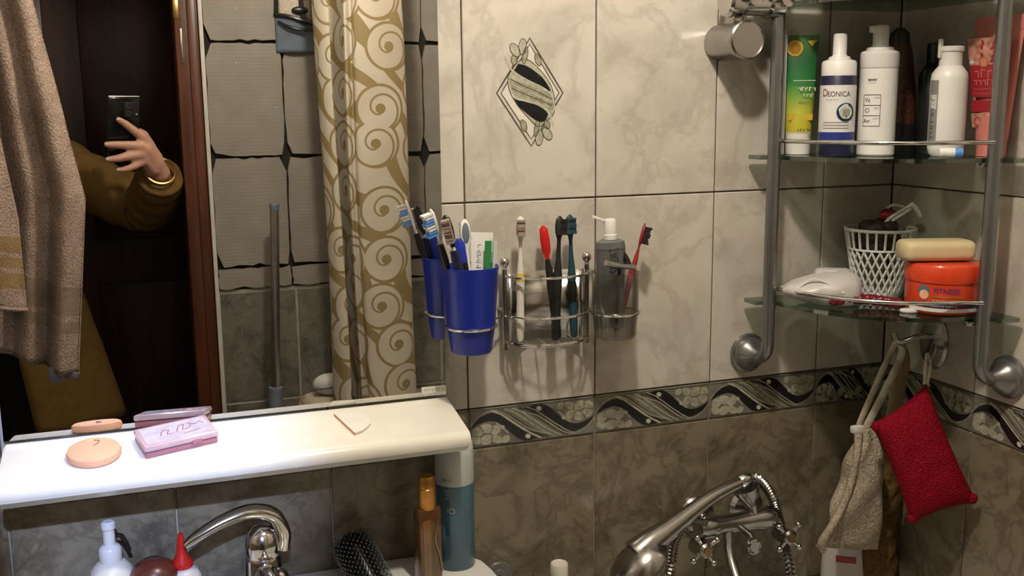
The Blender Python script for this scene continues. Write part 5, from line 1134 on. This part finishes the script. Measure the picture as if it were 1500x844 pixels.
sp2 = thing('bath_sponge', 'white rounded bath sponge on the tub rim below the curtain', 'bath sponge', (.447, -1.362, ZR + .022), (0, 0, .3))
MB().sphere((0, 0, .030), (.048, .028, .030), None, None, 24, 14).build('sponge', M_WHITE, sp2, smooth=60)
MB().tube(spline([(-.040, .014, .020), (-.01, .030, .026), (.034, .020, .030)], 5), .0022, seg=6).build('seam', M_GREYP, sp2)

bm_ = thing('bath_mat', 'folded beige bath mat draped over the tub end below the sponge', 'bath mat', (.46, -1.345, ZR))
mb = MB(); prof_ = [(-.092, -.16), (-.090, -.02), (-.080, .012), (-.060, .020), (.0, .021), (.110, .0205)]; pr2 = spline([(x, 0, z) for x, z in prof_], 4)
mb.grid(lambda u, v: (pr2[int(round(u * (len(pr2) - 1)))].x, -.062 + .12 * v, pr2[int(round(u * (len(pr2) - 1)))].z + .0015 * math.sin(v * 9 + u * 14)), len(pr2), 14)
bo_ = mb.build('mat_cloth', M_STRAP, bm_, smooth=70); s3 = bo_.modifiers.new('thickness', 'SOLIDIFY'); s3.thickness = .019; s3.offset = -1
for v_ in (-.062, .058): MB().tube([(p.x, v_, p.z - .006) for p in pr2], .0075, seg=6).build('edge_binding', M_STRAPT, bm_, smooth=60)

# towels on a line
ln_ = thing('washing_line', 'thin white cord line strung between the side walls', 'clothes line', ((XL + XC) / 2, -.76, 1.98))
MB().tube([(XL - (XL + XC) / 2 + .002, 0, .03), (-.52, 0, .005), (-.2, 0, 0), (.3, 0, .012), (XC - (XL + XC) / 2 - .002, 0, .03)], .0022, seg=6).build('cord', M_WHITE, ln_)
for x in (XL - (XL + XC) / 2 + .004, XC - (XL + XC) / 2 - .004): MB().sphere((x, 0, .03), .008).build('wall_eye', M_CHROME2, ln_)
def towel(label, loc, fn, nfold, amp, hem, band0, band1, bandm, tagged=False, grp='towels on the line'):
    t = thing('hanging_towel', label, 'towel', loc, None, grp)
    def g(u, v):
        l, r_, zt, zb0, zb1 = fn(u, v); x = l + (r_ - l) * u; z = zt + ((zb0 + (zb1 - zb0) * u) - zt) * v
        y = amp * (0.25 + .75 * min(1, v * 2)) * math.sin(u * PI * nfold + .8 + v * .6) * (0.7 + .3 * math.sin(v * 3 + u * 5)) + .004 * mn.noise(Vector((u * 6, v * 9, loc[0] * 7)))
        return (x, y, z)
    mb = MB(); nu, nv = 70, 90
    mb.grid(g, nu, nv)
    o = mb.build('terry_cloth', M_TOWEL, t, smooth=80); o.data.materials.append(bandm)
    for p in o.data.polygons:
        j = p.index // (nu - 1); v = j / (nv - 1)
        if any(a_ < v < c_ for a_, c_ in ((band0, band0 + (band1 - band0) * .28), (band0 + (band1 - band0) * .38, band0 + (band1 - band0) * .62), (band0 + (band1 - band0) * .72, band1))): p.material_index = 1
    s_ = o.modifiers.new('thickness', 'SOLIDIFY'); s_.thickness = .005
    hm = MB().tube([Vector(g(i / 40, 1.0)) for i in range(41)], .0042, seg=6).build('hem', M_TOWEL, t, smooth=60)
    if tagged:
        p = Vector(g(.80, 1.0)); MB().box((p.x, p.y + .004, p.z - .006), (.020, .004, .030), bev=.001).build('care_tag', M_TAG, t); p = Vector(g(.93, 1.0)); MB().box((p.x, p.y + .004, p.z - .004), (.024, .004, .012), bev=.001).build('care_tag', M_TAG, t)
    MB().tube([(0, 0, .012), (0, .006, .03), (0, 0, .045), (0, -.006, .03)], .003, seg=6, closed=True).build('loop', M_STRAP, t)
    return t
# wide one, edge fanning to the right as it falls
towel('long mauve terry towel with a gold woven border and dark tags', (-.235, -.765, 1.94),
      lambda u, v: (-.075 - .02 * v, .025 + .112 * min(1, v / .66) - .038 * max(0, (v - .66) / .34), 0.0, -.905, -1.000), 7.2, .026, .02, .83, .92, M_TOWELG, True)
towel('shorter mauve terry towel folded in front of the long one', (-.310, -.700, 1.94),
      lambda u, v: (-.10 - .02 * v, .020 + .080 * min(1, v / .8), 0.0, -.78, -.855), 5.0, .020, .02, .84, .95, M_TOWELB)

# phone at the camera
ph = thing('smartphone', 'black smartphone held up before the mirror', 'phone')
ph.matrix_world = Matrix((RIGHT, UP, -FWD)).transposed().to_4x4(); ph.location = CAM - FWD * .004
def pc_(x, y, z): return (x, y, z)
body = MB().box((-.0215, -.055, .0045), (.077, .160, .0082), bev=.0035, seg=3).build('phone_body', M_PHONE, ph)
MB().box((-.0035, -.0045, -.0002), (.036, .036, .0016), bev=.0007).build('camera_plate', M_BLACK, ph)
for x, y in ((-.012, .004), (-.012, -.014)): MB().lathe([(.0046, -.0022), (.0062, -.0022), (.0066, .001), (.0044, .001), (.0046, -.0022)], None, TR(x, y, 0), 22, cap=False).build('lens_ring', M_CHROME, ph)
MB().lathe([(.0046, -.0012), (.0062, -.0012), (.0066, .001), (.0044, .001), (.0046, -.0012)], None, TR(0, 0, .0005), 22, cap=False).build('lens_ring', M_CHROME, ph)
MB().tube([(-.058, .0265, .0015), (.015, .0265, .0015)], .0012, seg=6).build('rim_highlight', M_CHROME2, ph)
MB().lathe([(.0001, -.001), (.0022, -.001), (.0024, .001), (.0001, .001)], None, TR(.008, -.016, 0), 14).build('flash', M_WHITE, ph)

# person holding it
pe = thing('person', 'person in a mustard coat holding up a phone with one hand', 'person', (-.40, -1.70, 0))
PO = Vector((-.40, -1.70, 0))
def caps(mb, a, b_, ra, rb, seg=14):
    a = Vector(a) - PO; b_ = Vector(b_) - PO; mb.tube([a, a + (b_ - a) * .5, b_], [ra, (ra + rb) / 2, rb], seg=seg); mb.sphere(a, ra * 1.0, None, None, 14, 10); mb.sphere(b_, rb * 1.0, None, None, 14, 10)
def chain(mb, pts, rs, seg=12):
    for i in range(len(pts) - 1): caps(mb, pts[i], pts[i + 1], rs[i], rs[i + 1], seg)
SH = (-.235, -1.665, 1.315); EL = (.005, -1.600, 1.185); WR = (.050, -1.415, 1.288)
bd_ = MB()
hip = (-.40, -1.72, .90)
def ellips(mb, c, r): mb.sphere(Vector(c) - PO, r, None, None, 20, 14)
ellips(bd_, (-.40, -1.72, .93), (.165, .115, .13)); ellips(bd_, (-.40, -1.715, 1.08), (.14, .10, .17)); ellips(bd_, (-.40, -1.71, 1.24), (.165, .11, .15)); ellips(bd_, (-.40, -1.71, 1.33), (.165, .085, .07))
chain(bd_, [(-.40, -1.71, 1.33), (-.405, -1.70, 1.44), (-.41, -1.685, 1.50)], [.062, .052, .055])
ellips(bd_, (-.415, -1.68, 1.565), (.075, .092, .108)); ellips(bd_, (-.415, -1.645, 1.515), (.052, .050, .045))
chain(bd_, [(-.413, -1.592, 1.572), (-.412, -1.574, 1.545)], [.009, .013], 8)              # nose
for sx_ in (-1, 1): ellips(bd_, (-.415 + sx_ * .076, -1.685, 1.56), (.010, .018, .030))     # ears
chain(bd_, [SH, EL, WR], [.050, .040, .026])
chain(bd_, [(-.565, -1.71, 1.315), (-.63, -1.72, 1.05), (-.60, -1.62, .84)], [.050, .040, .027])
for x in (-.48, -.32): chain(bd_, [(x, -1.72, .88), (x, -1.70, .48), (x, -1.74, .085), (x, -1.72, .05)], [.085, .058, .042, .04]); ellips(bd_, (x, -1.67, .035), (.040, .115, .034))
# right hand: palm behind the phone edge, fingers across its back
KN = [(.016, -1.362, 1.378), (.012, -1.358, 1.358), (.010, -1.359, 1.338), (.012, -1.364, 1.320)]
caps(bd_, WR, (.038, -1.395, 1.315), .025, .024); caps(bd_, (.038, -1.395, 1.315), (.020, -1.368, 1.350), .026, .019); caps(bd_, (.040, -1.392, 1.325), (.018, -1.368, 1.372), .021, .015); caps(bd_, (.036, -1.395, 1.302), (.016, -1.370, 1.328), .022, .015)
fing = [[KN[0], (-.004, -1.3545, 1.396), (-.022, -1.349, 1.412), (-.036, -1.344, 1.422)],
        [KN[1], (-.022, -1.351, 1.361), (-.046, -1.343, 1.363), (-.067, -1.337, 1.364)],
        [KN[2], (-.022, -1.351, 1.334), (-.046, -1.344, 1.330), (-.067, -1.340, 1.328)],
        [KN[3], (-.012, -1.356, 1.308), (-.030, -1.351, 1.303), (-.045, -1.348, 1.302)]]
for k, f_ in enumerate(fing): s_ = [1, 1.02, 1, .86][k]; chain(bd_, f_, [.0122 * s_, .0108 * s_, .0096 * s_, .0078 * s_], 10)
chain(bd_, [(.040, -1.396, 1.315), (.036, -1.405, 1.352), (.020, -1.400, 1.385), (-.002, -1.392, 1.400)], [.016, .0115, .0100, .0078], 10)   # thumb on the screen side
# left hand, relaxed
caps(bd_, (-.60, -1.62, .84), (-.595, -1.58, .77), .026, .024)
for k in range(4): chain(bd_, [(-.580 - k * .013, -1.575, .76), (-.578 - k * .013, -1.560, .72), (-.580 - k * .012, -1.562, .69)], [.010, .009, .007], 8)
chain(bd_, [(-.575, -1.59, .80), (-.560, -1.56, .77), (-.560, -1.55, .74)], [.012, .010, .008], 8)
bo = bd_.build('body', M_SKIN, pe, smooth=0, fix=True)
rm = bo.modifiers.new('join', 'REMESH'); rm.mode = 'VOXEL'; rm.voxel_size = .0042; rm.use_smooth_shade = True
sm_ = bo.modifiers.new('soften', 'SMOOTH'); sm_.iterations = 3; sm_.factor = .5
for sx_ in (-1, 1): MB().sphere(Vector((-.415 + sx_ * .030, -1.604, 1.577)) - PO, (.011, .008, .006)).build('eye', M_BLACK, pe)
MB().tube([Vector(p) - PO for p in ((-.437, -1.604, 1.520), (-.414, -1.596, 1.517), (-.391, -1.604, 1.520))], [.002, .005, .002], seg=8).build('mouth', M_DRED, pe, smooth=60)
hr = MB(); hr.sphere(Vector((-.415, -1.69, 1.585)) - PO, (.088, .098, .108), None, None, 24, 16); hr.v = [(x, min(y, .060 if z > 1.63 else .022), z) for x, y, z in hr.v]
hr.sphere(Vector((-.415, -1.755, 1.46)) - PO, (.085, .045, .16), None, None, 20, 12); hr.build('hair', M_HAIR, pe, smooth=60)
for f_ in fing: p = Vector(f_[3]) - PO; MB().sphere(p + Vector((-.001, .0062, .001)), (.0045, .0022, .0040), None, None, 10, 6).build('nail', M_PINKC, pe, smooth=60)
# clothes
def coat(u, v):      # open-fronted coat shell, v from hem to shoulder
    z = .60 + .77 * v; k = [(0.0, -.335, .255, .165), (.35, -.365, .215, .150), (.72, -.392, .178, .135), (.90, -.40, .185, .125), (1.0, -.40, .13, .09)]
    for a_, c_ in zip(k[:-1], k[1:]):
        if v <= c_[0]: t = (v - a_[0]) / (c_[0] - a_[0]); cx, rx, ry = (a_[i] + (c_[i] - a_[i]) * t for i in (1, 2, 3)); break
    gap = 1.15 - .95 * min(1, v * 1.25); start = PI / 2 - .25 - 0; a0 = math.radians(82); aa = a0 - (2 * PI - gap) * u
    wob = .006 * math.sin(aa * 7 + v * 5) * (1 - v)
    return (cx + (rx + wob) * math.cos(aa) + .40, -1.705 + 1.70 + (ry + wob) * math.sin(aa), z)
cm = MB(); cm.grid(coat, 60, 30)
cobj = cm.build('coat', M_COAT, pe, smooth=70); so_ = cobj.modifiers.new('thickness', 'SOLIDIFY'); so_.thickness = .008
slv = MB()
P_ = [Vector(p) - PO for p in spline([(-.30, -1.70, 1.335), SH, (-.13, -1.64, 1.258), (-.03, -1.61, 1.205), (.012, -1.585, 1.192), (.030, -1.53, 1.215), (.044, -1.46, 1.258), (.051, -1.425, 1.281)], 5)]
slv.tube(P_, [(.085 - .030 * i / (len(P_) - 1)) * (1 + .05 * math.sin(i * 1.9)) for i in range(len(P_))], seg=20)
sl_ = slv.build('sleeve', M_COAT, pe, smooth=70)
slv2 = MB(); P2 = [Vector(p) - PO for p in spline([(-.50, -1.71, 1.335), (-.575, -1.71, 1.30), (-.635, -1.72, 1.06), (-.605, -1.635, .88)], 5)]
slv2.tube(P2, [.078 - .022 * i / (len(P2) - 1) for i in range(len(P2))], seg=20).build('sleeve', M_COAT, pe, smooth=70)
wd = (Vector(WR) - Vector((.030, -1.53, 1.215))).normalized()
for off, r_ in ((.004, .037), (.010, .036)):
    c = Vector(WR) - PO + wd * off; sx = wd.orthogonal().normalized(); sy = wd.cross(sx)
    MB().tube([c + (sx * math.cos(2 * PI * i / 26) + sy * math.sin(2 * PI * i / 26)) * r_ for i in range(26)], .0030, seg=6, closed=True).build('bracelet', M_BRASS, pe, smooth=60)
sw = MB(); sw.grid(lambda u, v: (math.cos(2 * PI * u) * (.150 + .02 * math.sin(v * 4)), -.012 + math.sin(2 * PI * u) * .118, .84 + .56 * v - (.0)), 32, 14, closed_u=True); sw.build('sweater', M_DARKC, pe, smooth=70)
for x in (-.08, .08):
    MB().tube([(x, -.02, .92), (x, .0, .48), (x, -.038, .09)], [.098, .075, .062], seg=20).build('trouser_leg', M_DARKC, pe, smooth=70)
    MB().sphere((x, .030, .040), (.050, .130, .0395)).build('shoe', M_BLACK, pe)
